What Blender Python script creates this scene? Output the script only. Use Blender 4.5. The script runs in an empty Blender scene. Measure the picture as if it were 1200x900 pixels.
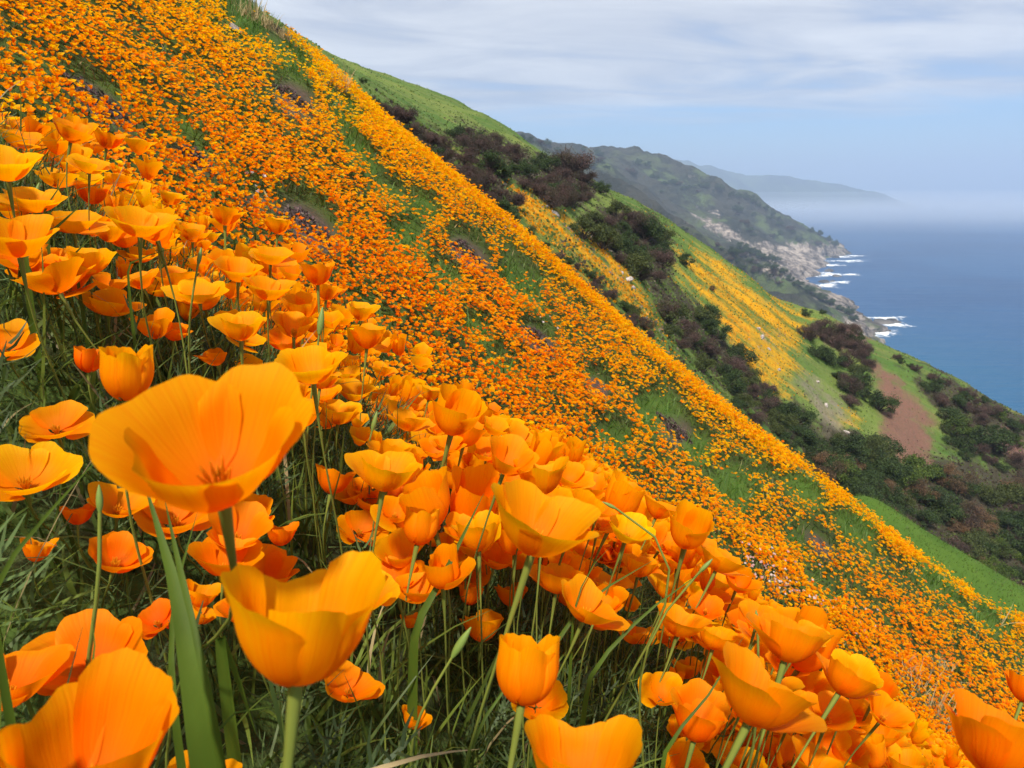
import bpy, math, random
import numpy as np
from mathutils import Vector, Matrix
from mathutils.bvhtree import BVHTree

rng = np.random.default_rng(11)
random.seed(11)
scene = bpy.context.scene
COL = scene.collection

# ------------------------------------------------------------------ camera
PITCH = math.radians(16.0)
FPX = 800.0                       # focal length in pixels of a 1200 px wide picture (24 mm)
cam_d = bpy.data.cameras.new('camera')
cam_d.sensor_width = 36.0
cam_d.lens = 24.0
cam_d.clip_start = 0.01
cam_d.clip_end = 100000.0
cam_d.dof.use_dof = True
cam_d.dof.focus_distance = 1.1
cam_d.dof.aperture_fstop = 20.0
cam = bpy.data.objects.new('camera', cam_d)
COL.objects.link(cam)
cam.location = (0, 0, 0)
cam.rotation_euler = (math.pi / 2 - PITCH, 0, 0)
scene.camera = cam
CF = np.array([0, math.cos(PITCH), -math.sin(PITCH)])
CU = np.array([0, math.sin(PITCH), math.cos(PITCH)])
CR = np.array([1.0, 0, 0])
SEA = -150.0

# ------------------------------------------------------------------ world and sun
SUN_EL, SUN_AZ = math.radians(57), math.radians(-166)      # azimuth from +Y (ahead) towards +X (the sea): high behind the camera
world = bpy.data.worlds.new('World')
scene.world = world
world.use_nodes = True
wn, wl = world.node_tree.nodes, world.node_tree.links
wn.clear()


def N(tree, kind, **kw):
    n = tree.nodes.new(kind)
    for k, v in kw.items():
        if k == 'inp':
            for kk, vv in v.items():
                n.inputs[kk].default_value = vv
        else:
            setattr(n, k, v)
    return n


def M_(tree, op, a, b=None, c=None, clamp=False):
    n = tree.nodes.new('ShaderNodeMath')
    n.operation = op
    n.use_clamp = clamp
    for i, v in enumerate((a, b, c)):
        if v is None:
            continue
        if isinstance(v, (int, float)):
            n.inputs[i].default_value = v
        else:
            tree.links.new(v, n.inputs[i])
    return n.outputs[0]


def mixc(tree, fac, a, b, blend='MIX'):
    n = tree.nodes.new('ShaderNodeMix')
    n.data_type = 'RGBA'
    n.blend_type = blend
    for sock, v in ((n.inputs[0], fac), (n.inputs[6], a), (n.inputs[7], b)):
        if isinstance(v, (int, float)):
            sock.default_value = v
        elif isinstance(v, tuple):
            sock.default_value = v if len(v) == 4 else v + (1.0,)
        else:
            tree.links.new(v, sock)
    return n.outputs[2]


def sstep(tree, v, lo, hi):
    n = tree.nodes.new('ShaderNodeMapRange')
    n.interpolation_type = 'SMOOTHSTEP'
    tree.links.new(v, n.inputs[0])
    n.inputs[1].default_value = lo
    n.inputs[2].default_value = hi
    return n.outputs[0]


def build_world():
    T = world.node_tree
    sky = N(T, 'ShaderNodeTexSky', sky_type='NISHITA', sun_disc=False)
    sky.sun_elevation = SUN_EL
    sky.sun_rotation = SUN_AZ
    sky.altitude = 150
    sky.air_density = 1.0
    sky.dust_density = 0.6
    sky.ozone_density = 2.0
    tc = N(T, 'ShaderNodeTexCoord')
    sep = N(T, 'ShaderNodeSeparateXYZ')
    wl.new(tc.outputs['Generated'], sep.inputs[0])
    x, y, z = sep.outputs
    zz = M_(T, 'ADD', M_(T, 'MAXIMUM', z, 0.0), 0.012)
    px, py = M_(T, 'DIVIDE', x, zz), M_(T, 'DIVIDE', y, zz)     # a flat cloud deck seen from below
    cmb = N(T, 'ShaderNodeCombineXYZ')
    wl.new(M_(T, 'MULTIPLY', px, 0.42), cmb.inputs[0])
    wl.new(M_(T, 'MULTIPLY', M_(T, 'ADD', py, M_(T, 'MULTIPLY', px, -0.25)), 0.62), cmb.inputs[1])
    big = N(T, 'ShaderNodeTexNoise', inp={'Scale': 0.55, 'Detail': 7.0, 'Roughness': 0.58, 'Distortion': 0.6})
    wl.new(cmb.outputs[0], big.inputs['Vector'])
    fine = N(T, 'ShaderNodeTexNoise', inp={'Scale': 1.2, 'Detail': 8.0, 'Roughness': 0.6, 'Distortion': 0.9})
    wl.new(cmb.outputs[0], fine.inputs['Vector'])
    # the deck thins out towards its rim far out over the coast
    edge = M_(T, 'ADD', M_(T, 'ADD', py, M_(T, 'MULTIPLY', px, 0.35)),
              M_(T, 'MULTIPLY', M_(T, 'SUBTRACT', big.outputs[0], 0.5), 13.0))
    rim = sstep(T, edge, 11.5, 7.6)
    holes = sstep(T, M_(T, 'ADD', M_(T, 'MULTIPLY', big.outputs[0], 0.75), M_(T, 'MULTIPLY', fine.outputs[0], 0.35)), 0.37, 0.56)
    cover = M_(T, 'MULTIPLY', M_(T, 'MULTIPLY', rim, M_(T, 'ADD', M_(T, 'MULTIPLY', holes, 0.6), 0.4)), 0.93)
    shade = sstep(T, M_(T, 'ADD', M_(T, 'MULTIPLY', fine.outputs[0], 0.6), M_(T, 'MULTIPLY', big.outputs[0], 0.4)), 0.34, 0.68)
    cloud = mixc(T, shade, (4.5, 4.85, 5.8), (8.3, 8.4, 8.6))
    skyc = mixc(T, 1.0, sky.outputs[0], (0.70, 0.95, 1.24), 'MULTIPLY')
    col = mixc(T, cover, skyc, cloud)
    bg = N(T, 'ShaderNodeBackground', inp={'Strength': 0.075})
    wl.new(col, bg.inputs[0])
    out = N(T, 'ShaderNodeOutputWorld')
    wl.new(bg.outputs[0], out.inputs[0])


build_world()
sun_d = bpy.data.lights.new('sun', 'SUN')
sun_d.energy = 4.4
sun_d.angle = math.radians(4)
sun_d.color = (1.0, 0.955, 0.88)
sun = bpy.data.objects.new('sun', sun_d)
COL.objects.link(sun)
to_sun = Vector((math.sin(SUN_AZ) * math.cos(SUN_EL), math.cos(SUN_AZ) * math.cos(SUN_EL), math.sin(SUN_EL)))
sun.rotation_euler = to_sun.to_track_quat('Z', 'Y').to_euler()

vs = scene.view_settings
vs.view_transform = 'Standard'
vs.look = 'None'
vs.exposure = 0.66
vs.gamma = 1.0
vs.use_curve_mapping = False
scene.render.engine = 'CYCLES'
cy = scene.cycles
cy.use_denoising = True
cy.max_bounces = 5
cy.diffuse_bounces = 3
cy.glossy_bounces = 2
cy.transmission_bounces = 4
cy.transparent_max_bounces = 8
cy.volume_bounces = 1
cy.caustics_reflective = False
cy.caustics_refractive = False
cy.sample_clamp_indirect = 6.0
cy.use_adaptive_sampling = True
cy.adaptive_threshold = 0.02


# ------------------------------------------------------------------ helpers
def raydir(px, py):
    return CF + (px - 600.0) / FPX * CR + (450.0 - py) / FPX * CU


def at_y(px, py, Y):              # the point Y metres ahead that the photograph shows at (px, py)
    d = raydir(px, py)
    return d * (Y / d[1])


def at_sea(px, py):
    d = raydir(px, py)
    return d * (SEA / d[2])


def proj(p):                      # world points -> photograph pixels and depth
    p = np.asarray(p, float)
    t = p @ CF
    ts = np.where(np.abs(t) < 1e-6, 1e-6, t)
    return 600 + FPX * (p @ CR) / ts, 450 - FPX * (p @ CU) / ts, t


def _hash(ix, iy, iz, seed):
    h = (ix * 374761393 + iy * 668265263 + iz * 2147483647 + seed * 974634777) & 0xFFFFFFFF
    h = ((h ^ (h >> 13)) * 1274126177) & 0xFFFFFFFF
    return ((h ^ (h >> 16)) & 0xFFFFFF) / float(0xFFFFFF)


def vnoise(x, y, z=0.0, seed=0):
    x, y, z = np.broadcast_arrays(np.asarray(x, float), np.asarray(y, float), np.asarray(z, float))
    fx, fy, fz = np.floor(x), np.floor(y), np.floor(z)
    ix, iy, iz = fx.astype(np.int64), fy.astype(np.int64), fz.astype(np.int64)
    u, v, w = x - fx, y - fy, z - fz
    u, v, w = u * u * (3 - 2 * u), v * v * (3 - 2 * v), w * w * (3 - 2 * w)
    r = 0
    for a in (0, 1):
        for b in (0, 1):
            for c in (0, 1):
                r = r + _hash(ix + a, iy + b, iz + c, seed) * (u if a else 1 - u) * (v if b else 1 - v) * (w if c else 1 - w)
    return r * 2 - 1


def fbm(x, y, z=0.0, seed=0, octv=4, gain=0.5):
    r, a, f, n = 0, 1.0, 1.0, 0.0
    for i in range(octv):
        r = r + a * vnoise(np.asarray(x) * f, np.asarray(y) * f, np.asarray(z) * f, seed + i * 17)
        n += a
        a *= gain
        f *= 2.03
    return r / n


def smooth(v, lo, hi):
    t = np.clip((np.asarray(v, float) - lo) / (hi - lo), 0, 1)
    return t * t * (3 - 2 * t)


def mesh_np(name, verts, quads, smooth_shade=True, floats=None, colors=None):
    """verts (n,3), quads (m,k) with k = 3 or 4"""
    verts = np.ascontiguousarray(verts, np.float32)
    quads = np.ascontiguousarray(quads, np.int32)
    m, k = quads.shape
    me = bpy.data.meshes.new(name)
    me.vertices.add(len(verts))
    me.vertices.foreach_set('co', verts.ravel())
    me.loops.add(m * k)
    me.loops.foreach_set('vertex_index', quads.ravel())
    me.polygons.add(m)
    me.polygons.foreach_set('loop_start', np.arange(0, m * k, k, dtype=np.int32))
    me.polygons.foreach_set('loop_total', np.full(m, k, np.int32))
    me.polygons.foreach_set('use_smooth', np.full(m, smooth_shade, bool))
    for nm, arr in (floats or {}).items():
        at = me.attributes.new(nm, 'FLOAT', 'POINT')
        at.data.foreach_set('value', np.ascontiguousarray(arr, np.float32))
    for nm, arr in (colors or {}).items():
        at = me.attributes.new(nm, 'FLOAT_COLOR', 'POINT')
        arr = np.asarray(arr, np.float32)
        if arr.shape[1] == 3:
            arr = np.concatenate([arr, np.ones((len(arr), 1), np.float32)], 1)
        at.data.foreach_set('color', np.ascontiguousarray(arr).ravel())
    me.update(calc_edges=True)
    me.validate()
    return me


def add(name, me, mat=None, parent=None, label=None, cat=None, group=None, kind=None):
    o = bpy.data.objects.new(name, me)
    COL.objects.link(o)
    if mat is not None and me is not None and len(me.materials) == 0:
        me.materials.append(mat)
    if parent is not None:
        o.parent = parent
    tag(o, label, cat, group, kind)
    return o


def tag(o, label=None, cat=None, group=None, kind=None):
    if label:
        o['label'] = label
    if cat:
        o['category'] = cat
    if group:
        o['group'] = group
    if kind:
        o['kind'] = kind


def grid_quads(nu, nv):           # nu rows of nv vertices
    i = np.arange(nu - 1)[:, None] * nv + np.arange(nv - 1)[None, :]
    return np.stack([i, i + 1, i + nv + 1, i + nv], -1).reshape(-1, 4)


def scatter(pv, pq, R, T, S):
    """copies of a small shape: rotation R (n,3,3), place T (n,3), size S (n,) or (n,3)"""
    S = np.asarray(S, float)
    if S.ndim == 1:
        S = S[:, None]
    v = np.einsum('nij,nvj->nvi', R, pv[None] * S[:, None, :]) + T[:, None, :]
    q = pq[None] + (np.arange(len(T)) * len(pv))[:, None, None]
    return v.reshape(-1, 3), q.reshape(-1, pq.shape[1])


def rot_axis(axis, spin):
    """frames whose z is axis (n,3), turned by spin (n,) about it"""
    z = axis / np.linalg.norm(axis, axis=1, keepdims=True)
    ref = np.where(np.abs(z[:, :1]) < 0.9, np.array([[1.0, 0, 0]]), np.array([[0, 1.0, 0]]))
    x = np.cross(ref, z)
    x /= np.linalg.norm(x, axis=1, keepdims=True)
    y = np.cross(z, x)
    c, s = np.cos(spin)[:, None], np.sin(spin)[:, None]
    return np.stack([x * c + y * s, y * c - x * s, z], -1)


def tube(points, radii, sides=5):
    P = np.asarray(points, float)
    n = len(P)
    d = np.gradient(P, axis=0)
    d /= np.linalg.norm(d, axis=1, keepdims=True) + 1e-12
    F = rot_axis(d, np.zeros(n))
    a = np.arange(sides) * 2 * math.pi / sides
    ring = np.stack([np.cos(a), np.sin(a), 0 * a], -1)
    v = np.einsum('nij,kj->nki', F, ring) * np.asarray(radii)[:, None, None] + P[:, None]
    i = np.arange(n - 1)[:, None] * sides
    k = np.arange(sides)[None]
    k2 = (k + 1) % sides
    q = np.stack([i + k, i + k2, i + sides + k2, i + sides + k], -1).reshape(-1, 4)
    return v.reshape(-1, 3), q


def join_vq(parts):
    vs_, qs_, o = [], [], 0
    for v, q in parts:
        vs_.append(v)
        qs_.append(q + o)
        o += len(v)
    return np.concatenate(vs_), np.concatenate(qs_)


def in_poly(px, py, poly):
    px, py = np.asarray(px, float), np.asarray(py, float)
    r = np.zeros(px.shape, bool)
    n = len(poly)
    for i in range(n):
        x0, y0 = poly[i]
        x1, y1 = poly[(i + 1) % n]
        if y0 == y1:
            continue
        c = ((y0 > py) != (y1 > py)) & (px < (x1 - x0) * (py - y0) / (y1 - y0) + x0)
        r ^= c
    return r


# ------------------------------------------------------------------ materials
def new_mat(name):
    m = bpy.data.materials.new(name)
    m.use_nodes = True
    t = m.node_tree
    t.nodes.clear()
    out = t.nodes.new('ShaderNodeOutputMaterial')
    return m, t, out


def principled(t, col, rough=0.7, spec=0.3, normal=None):
    b = t.nodes.new('ShaderNodeBsdfPrincipled')
    if isinstance(col, tuple):
        b.inputs['Base Color'].default_value = col + (1.0,)
    else:
        t.links.new(col, b.inputs['Base Color'])
    b.inputs['Roughness'].default_value = rough
    b.inputs['Specular IOR Level'].default_value = spec
    if normal is not None:
        t.links.new(normal, b.inputs['Normal'])
    return b


def noise(t, scale, detail=4.0, rough=0.55, vec=None, dist=0.0):
    n = t.nodes.new('ShaderNodeTexNoise')
    n.inputs['Scale'].default_value = scale
    n.inputs['Detail'].default_value = detail
    n.inputs['Roughness'].default_value = rough
    n.inputs['Distortion'].default_value = dist
    if vec is not None:
        t.links.new(vec, n.inputs['Vector'])
    return n.outputs[0]


def objvec(t, scale=(1, 1, 1), rot=(0, 0, 0)):
    tc = t.nodes.new('ShaderNodeTexCoord')
    mp = t.nodes.new('ShaderNodeMapping')
    mp.inputs['Scale'].default_value = scale
    mp.inputs['Rotation'].default_value = rot
    t.links.new(tc.outputs['Object'], mp.inputs[0])
    return mp.outputs[0]


def bump(t, h, strength=0.3, dist=0.05):
    b = t.nodes.new('ShaderNodeBump')
    b.inputs['Strength'].default_value = strength
    b.inputs['Distance'].default_value = dist
    t.links.new(h, b.inputs['Height'])
    return b.outputs[0]


def attr(t, name, kind='GEOMETRY'):
    a = t.nodes.new('ShaderNodeAttribute')
    a.attribute_type = kind
    a.attribute_name = name
    return a


def leafy(name, col_from, trans=0.35, rough=0.5, spec=0.25, vary=0.0):
    """thin green or dry matter: the light passes through it"""
    m, t, out = new_mat(name)
    if isinstance(col_from, tuple):
        c = col_from + (1.0,)
        if vary:
            c = mixc(t, noise(t, 3.0, 3.0), tuple(v * (1 - vary) for v in col_from), tuple(v * (1 + vary) for v in col_from))
        else:
            rgb = t.nodes.new('ShaderNodeRGB')
            rgb.outputs[0].default_value = c
            c = rgb.outputs[0]
    else:
        c = attr(t, col_from).outputs[0] if False else attr(t, col_from).outputs['Color']
    p = principled(t, c, rough, spec)
    tr = t.nodes.new('ShaderNodeBsdfTranslucent')
    t.links.new(c, tr.inputs[0])
    mx = t.nodes.new('ShaderNodeMixShader')
    mx.inputs[0].default_value = trans
    t.links.new(p.outputs[0], mx.inputs[1])
    t.links.new(tr.outputs[0], mx.inputs[2])
    t.links.new(mx.outputs[0], out.inputs[0])
    return m


def petal_material(name, field):
    m, t, out = new_mat(name)
    r = attr(t, 'along').outputs['Fac']
    ramp = t.nodes.new('ShaderNodeValToRGB')
    e = ramp.color_ramp.elements
    e[0].position, e[0].color = 0.0, (0.88, 0.12, 0.0, 1)
    e[1].position, e[1].color = 1.0, (0.98, 0.41, 0.001, 1)
    k = e.new(0.35)
    k.color = (0.95, 0.23, 0.0, 1)
    k = e.new(0.75)
    k.color = (0.96, 0.32, 0.0, 1)
    t.links.new(r, ramp.inputs[0])
    c = ramp.outputs[0]
    if field:
        tint = attr(t, 'tint').outputs['Color']
    else:
        oi = t.nodes.new('ShaderNodeObjectInfo')
        tint = oi.outputs['Color']
        # fine veins that run from the petal's foot to its rim
        cmb = t.nodes.new('ShaderNodeCombineXYZ')
        t.links.new(M_(t, 'MULTIPLY', attr(t, 'across').outputs['Fac'], 26.0), cmb.inputs[0])
        t.links.new(M_(t, 'MULTIPLY', r, 1.3), cmb.inputs[1])
        t.links.new(M_(t, 'MULTIPLY', oi.outputs['Random'], 50.0), cmb.inputs[2])
        vein = noise(t, 1.0, 3.0, 0.6, cmb.outputs[0])
        c = mixc(t, M_(t, 'MULTIPLY', sstep(t, vein, 0.35, 0.75), 0.32), c, (0.9, 0.15, 0.0))
        nb = bump(t, vein, 0.25, 0.002)
    c = mixc(t, 1.0, c, tint, 'MULTIPLY')
    p = principled(t, c, 0.55, 0.09)
    if not field:
        t.links.new(nb, p.inputs['Normal'])
    tr = t.nodes.new('ShaderNodeBsdfTranslucent')
    t.links.new(c, tr.inputs[0])
    mx = t.nodes.new('ShaderNodeMixShader')
    mx.inputs[0].default_value = 0.6 if field else 0.56
    t.links.new(p.outputs[0], mx.inputs[1])
    t.links.new(tr.outputs[0], mx.inputs[2])
    t.links.new(mx.outputs[0], out.inputs[0])
    return m


def rock_material(name, dark, light, scale):
    m, t, out = new_mat(name)
    v = objvec(t)
    n = noise(t, scale, 6.0, 0.65, v)
    n2 = noise(t, scale * 5, 5.0, 0.6, v)
    c = mixc(t, sstep(t, n, 0.32, 0.68), dark, light)
    c = mixc(t, M_(t, 'MULTIPLY', sstep(t, n2, 0.5, 0.8), 0.45), c, tuple(x * 0.55 for x in dark))
    p = principled(t, c, 0.9, 0.2, bump(t, n2, 0.7, 0.15 / scale))
    t.links.new(p.outputs[0], out.inputs[0])
    return m


MAT = {}
MAT['petal'] = petal_material('poppy_petal', False)
MAT['petal_field'] = petal_material('poppy_petal_field', True)
MAT['stem'] = leafy('poppy_stem', (0.19, 0.215, 0.036), 0.12, 0.5, 0.15, 0.3)
MAT['stamen'] = leafy('poppy_stamen', (0.85, 0.38, 0.01), 0.2)
MAT['bud'] = leafy('poppy_bud', (0.19, 0.26, 0.05), 0.2, 0.45, 0.3, 0.2)
MAT['blade'] = leafy('grass_blade', (0.085, 0.135, 0.014), 0.45, 0.5, 0.12, 0.4)
MAT['dry_blade'] = leafy('dry_grass', (0.46, 0.35, 0.17), 0.35, 0.6, 0.2, 0.2)
MAT['grass'] = leafy('grass_tint', 'tint', 0.4, 0.5, 0.25)
MAT['leaves'] = leafy('leaf_tint', 'tint', 0.3, 0.6, 0.2)
MAT['bark'] = leafy('bark', (0.075, 0.055, 0.042), 0.0, 0.9, 0.1, 0.35)
MAT['rock'] = rock_material('hill_rock', (0.25, 0.20, 0.17), (0.50, 0.44, 0.38), 2.5)
MAT['sea_rock'] = rock_material('sea_rock', (0.05, 0.046, 0.042), (0.17, 0.15, 0.13), 0.25)

# ------------------------------------------------------------------ the near hillside
DIP_Y = np.array([-4, 0.0, 0.55, 0.85, 1.15, 1.5, 2.0, 2.7, 3.6, 5.0, 6.5, 8.0, 9.3, 10.3, 11.0, 12.2, 14.5, 19, 26, 34.0])
DIP_Z = np.array([0, 0.0, 0.0, -.01, -.08, -.26, -.58, -.98, -1.28, -1.38, -1.15, -.76, -.40, -.16, -.10, -.48, -1.7, -4.6, -9.5, -16.0])


def pchip(x, y, xi):
    h = np.diff(x)
    d = np.diff(y) / h
    m = np.zeros_like(y)
    m[1:-1] = np.where(d[:-1] * d[1:] > 0, 2 * d[:-1] * d[1:] / (d[:-1] + d[1:] + 1e-12), 0)
    m[0], m[-1] = d[0], d[-1]
    xi = np.clip(xi, x[0], x[-1])
    k = np.clip(np.searchsorted(x, xi) - 1, 0, len(x) - 2)
    t = (xi - x[k]) / h[k]
    return ((1 + 2 * t) * (1 - t) ** 2 * y[k] + t * (1 - t) ** 2 * h[k] * m[k]
            + t * t * (3 - 2 * t) * y[k + 1] + t * t * (t - 1) * h[k] * m[k + 1])


def crest_y(x):
    return 11.0 + 0.45 * np.maximum(0, -np.asarray(x) - 0.5) - 1.0 * smooth(x, 1, 5)


def ground(x, y):
    x, y = np.asarray(x, float), np.asarray(y, float)
    ye = np.where(y > 5, 5 + (y - 5) * 6.0 / (crest_y(x) - 5), y)
    z = -0.84 * x - 0.66 + 0.0122 * np.maximum(0, x - 1) ** 2
    # seaward the brow runs out into the slope more gently than uphill
    ease = 1 - 0.58 * smooth(x, -0.45, 0.35) * (1 - smooth(y, 2.2, 6.2))
    z = z + pchip(DIP_Y, DIP_Z, ye) * ease
    # a second, greener swell behind the lower end of the crest
    w = smooth(x, 5.2, 9.0)
    z = z + w * (np.exp(-((y - 15.2) / 2.3) ** 2) * 2.95 + np.exp(-((y - 18.5) / 2.6) ** 2) * 2.2)
    k = smooth(np.hypot(x, y), 1.5, 5.0)
    z = z + k * 0.10 * fbm(x * 0.8, y * 0.8, 3.1, 5, 4) + k * 0.28 * fbm(x * 0.22, y * 0.33, 7.7, 9, 3)
    z = z + 0.025 * fbm(x * 3.5, y * 3.5, 1.3, 31, 3)
    return z


def hit_ground(px, py, lo=0.2, hi=30.0):
    d = raydir(px, py)
    t = np.linspace(lo, hi, 3000)
    p = d[None] * t[:, None]
    below = p[:, 2] < ground(p[:, 0], p[:, 1])
    if not below.any():               # just over the rim: take the slope a little lower
        return hit_ground(px - 3, py + 6, lo, hi)
    return p[int(np.argmax(below))]


# bare, purplish spots and pure green spots on the face, found by where the slope shows them
BARE = [(115, 122, 34, 14), (230, 190, 22, 8), (362, 268, 34, 18), (345, 118, 22, 16), (550, 300, 24, 12),
        (632, 402, 20, 10), (430, 400, 10, 6), (790, 505, 18, 14), (700, 455, 14, 8), (325, 40, 10, 10), 
        (960, 640, 18, 8), (300, 240, 12, 10), (905, 735, 14, 8)]
GREENS = [(475, 290, 28, 26), (520, 335, 26, 20), (455, 232, 26, 12), (405, 140, 34, 18), (300, 30, 40, 30), (345, 65, 40, 26),
          (500, 250, 24, 14), (770, 490, 28, 26), (610, 340, 34, 20), (585, 440, 24, 14), (720, 520, 22, 18),
          (860, 575, 30, 26), (815, 530, 22, 18), (945, 575, 24, 20), (1005, 620, 30, 18), (930, 640, 16, 12),
          (1100, 690, 40, 14), (1160, 725, 34, 16), (210, 150, 18, 12), (560, 390, 20, 12), (960, 700, 26, 12), (420, 185, 30, 14)]


def spot_field(x, y, z, spots, grow=1.0):
    px, py, t = proj(np.stack([x, y, z], -1))
    r = np.zeros_like(px)
    far = np.hypot(x, y) > 2.2
    for cx, cy_, a, b in spots:
        dx, dy = px - cx, py - cy_
        u, v = dx * 0.76 + dy * 0.65, -dx * 0.65 + dy * 0.76      # long axis down the slope
        r = np.maximum(r, smooth(1.35 - np.sqrt((u / a) ** 2 + (v / b) ** 2) / grow, 0, 0.7))
    return r * far


def cover_fields(x, y):
    """how thick the poppies stand (0..1), and how bare the soil is"""
    z = ground(x, y)
    n = fbm(x * 0.55 + 40, y * 1.5, 0.5, 21, 4) * 0.9 + 0.5 * fbm(x * 2.2, y * 3.6, 0.5, 77, 3)
    bare = spot_field(x, y, z, BARE, 1.2)
    green = spot_field(x, y, z, GREENS)
    cy_ = crest_y(x)
    d = 0.63 + 1.02 * n
    d = d + 0.55 * np.exp(-((y - cy_ + 0.1) / 0.55) ** 2)            # the rim of the slope is solid orange
    d = d - 0.42 * np.exp(-((y - cy_ + 1.5) / 0.7) ** 2) * smooth(x, -1.5, 0.5)
    d = d + 0.35 * smooth(4.8, 0, 1) * np.exp(-((y - 3.2) / 1.4) ** 2)
    d = d - 0.68 * green - 1.8 * bare
    d = d * (1 - smooth(y, cy_ + 0.6, cy_ + 1.1)) 
    d = d - 0.8 * smooth(x - 6.2 - 0.0 * y, 0, 4) * smooth(y, 8.6, 9.8)
    d = d - 1.0 * smooth(-x - 3.0, 0, 2) * smooth(y, cy_ - 2.2, cy_ - 0.4)
    return np.clip(d, 0, 1), bare, green


def ground_material():
    m, t, out = new_mat('hillside_soil')
    v = objvec(t)
    n1, n2 = noise(t, 1.3, 5.0, 0.6, v), noise(t, 14.0, 5.0, 0.65, v)
    bare = attr(t, 'bare').outputs['Fac']
    c = mixc(t, sstep(t, n1, 0.35, 0.65), (0.035, 0.055, 0.012), (0.06, 0.10, 0.018))
    c = mixc(t, M_(t, 'MULTIPLY', sstep(t, n2, 0.42, 0.7), 0.6), c, (0.045, 0.035, 0.022))
    soil = mixc(t, sstep(t, n2, 0.3, 0.7), (0.055, 0.038, 0.028), (0.105, 0.075, 0.055))
    c = mixc(t, bare, c, soil)
    gr = attr(t, 'lush').outputs['Fac']
    c = mixc(t, gr, c, mixc(t, n1, (0.036, 0.085, 0.012), (0.095, 0.155, 0.022)))
    p = principled(t, c, 0.95, 0.1, bump(t, n2, 0.8, 0.03))
    t.links.new(p.outputs[0], out.inputs[0])
    return m


def build_near():
    xs = np.concatenate([np.linspace(-16, -2, 100, endpoint=False), np.linspace(-2, 3, 120, endpoint=False), np.linspace(3, 24, 110)])
    ys = np.concatenate([np.linspace(-3, 0.2, 14, endpoint=False), np.linspace(0.2, 2.2, 60, endpoint=False),
                         np.linspace(2.2, 12, 110, endpoint=False), np.linspace(12, 20, 44, endpoint=False), np.linspace(20, 34, 22)])
    X, Y = np.meshgrid(xs, ys)
    X, Y = X.ravel(), Y.ravel()
    Z = ground(X, Y)
    d, bare, green = cover_fields(X, Y)
    lush = np.maximum(smooth(X, 5.5, 8.0) * smooth(Y, 10.2, 11.6), green * 0.6)
    me = mesh_np('hillside', np.stack([X, Y, Z], -1), grid_quads(len(ys), len(xs)),
                 floats={'bare': np.clip(bare, 0, 1), 'lush': lush})
    o = add('hillside', me, ground_material(), kind='structure')
    return o


build_near()

# ------------------------------------------------------------------ the ridges across the gully
def resample(P, n):
    P = np.asarray(P, float)
    d = np.concatenate([[0], np.cumsum(np.linalg.norm(np.diff(P, axis=0), axis=1))])
    s = np.linspace(0, d[-1], n)
    return np.stack([pchip(d, P[:, k], s) for k in range(3)], -1)


def loft(lines, n_along, n_between):
    L = np.stack([resample(l, n_along) for l in lines])            # (lines, n, 3)
    k = len(L)
    par = np.arange(k, dtype=float)
    rows = np.linspace(0, k - 1, (k - 1) * n_between + 1)
    out = np.zeros((len(rows), n_along, 3))
    for i, r in enumerate(rows):                                   # Catmull-Rom across the lines
        a = min(int(r), k - 2)
        t = r - a
        p0, p1, p2, p3 = L[max(a - 1, 0)], L[a], L[a + 1], L[min(a + 2, k - 1)]
        out[i] = 0.5 * (2 * p1 + (p2 - p0) * t + (2 * p0 - 5 * p1 + 4 * p2 - p3) * t * t + (3 * p1 - p0 - 3 * p2 + p3) * t ** 3)
    return out


def pline(pts):
    return [at_sea(p[0], p[1]) if len(p) == 2 else at_y(*p) for p in pts]


LA = pline([(60, -140, 24), (300, 60, 24), (430, 180, 26), (560, 300, 29), (700, 430, 33), (850, 550, 36), (1000, 655, 38), (1200, 770, 40), (1600, 960, 42)])
LB = pline([(60, -140, 38), (330, 55, 40), (430, 128, 42), (520, 198, 44), (600, 262, 46), (690, 342, 47), (780, 418, 48), (860, 500, 50),
            (960, 590, 50), (1080, 665, 49), (1200, 730, 48), (1600, 930, 46)])
LC = pline([(60, -120, 58), (330, 35, 58), (450, 112, 59), (545, 178, 60), (600, 210, 60), (650, 248, 60), (735, 327, 60), (790, 398, 60),
            (840, 452, 60), (910, 535, 60), (1000, 610, 58), (1100, 665, 57), (1200, 712, 55), (1600, 900, 52)])
LD = pline([(60, -110, 78), (340, 40, 78), (420, 92, 77), (520, 158, 77), (600, 203, 77), (680, 250, 77), (750, 306, 76), (830, 402, 75), (900, 470, 74),
            (980, 548, 72), (1080, 610, 70), (1200, 664, 68), (1600, 840, 64)])
LE = pline([(60, -100, 102), (350, 46, 102), (450, 98, 101), (560, 152, 100), (640, 190, 99), (720, 234, 98), (800, 292, 98), (880, 366, 96),
            (960, 435, 94), (1060, 498, 90), (1200, 576, 86), (1600, 770, 80)])
LF = pline([(60, -70, 140), (340, 42, 135), (370, 60, 130), (450, 93, 128), (545, 125, 125), (620, 168, 122), (700, 210, 120), (790, 260, 118),
            (860, 310, 116), (900, 342, 115), (960, 370, 112), (1020, 400, 110), (1100, 437, 108), (1200, 490, 105), (1350, 570, 100), (1600, 710, 95)])
LG = [p + np.array([0, 22.0, -8.0]) for p in LF]
LH = [p + np.array([10, 70.0, -45.0]) for p in LF]
LI = [p + np.array([20, 130.0, -110.0]) for p in LF]

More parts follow.
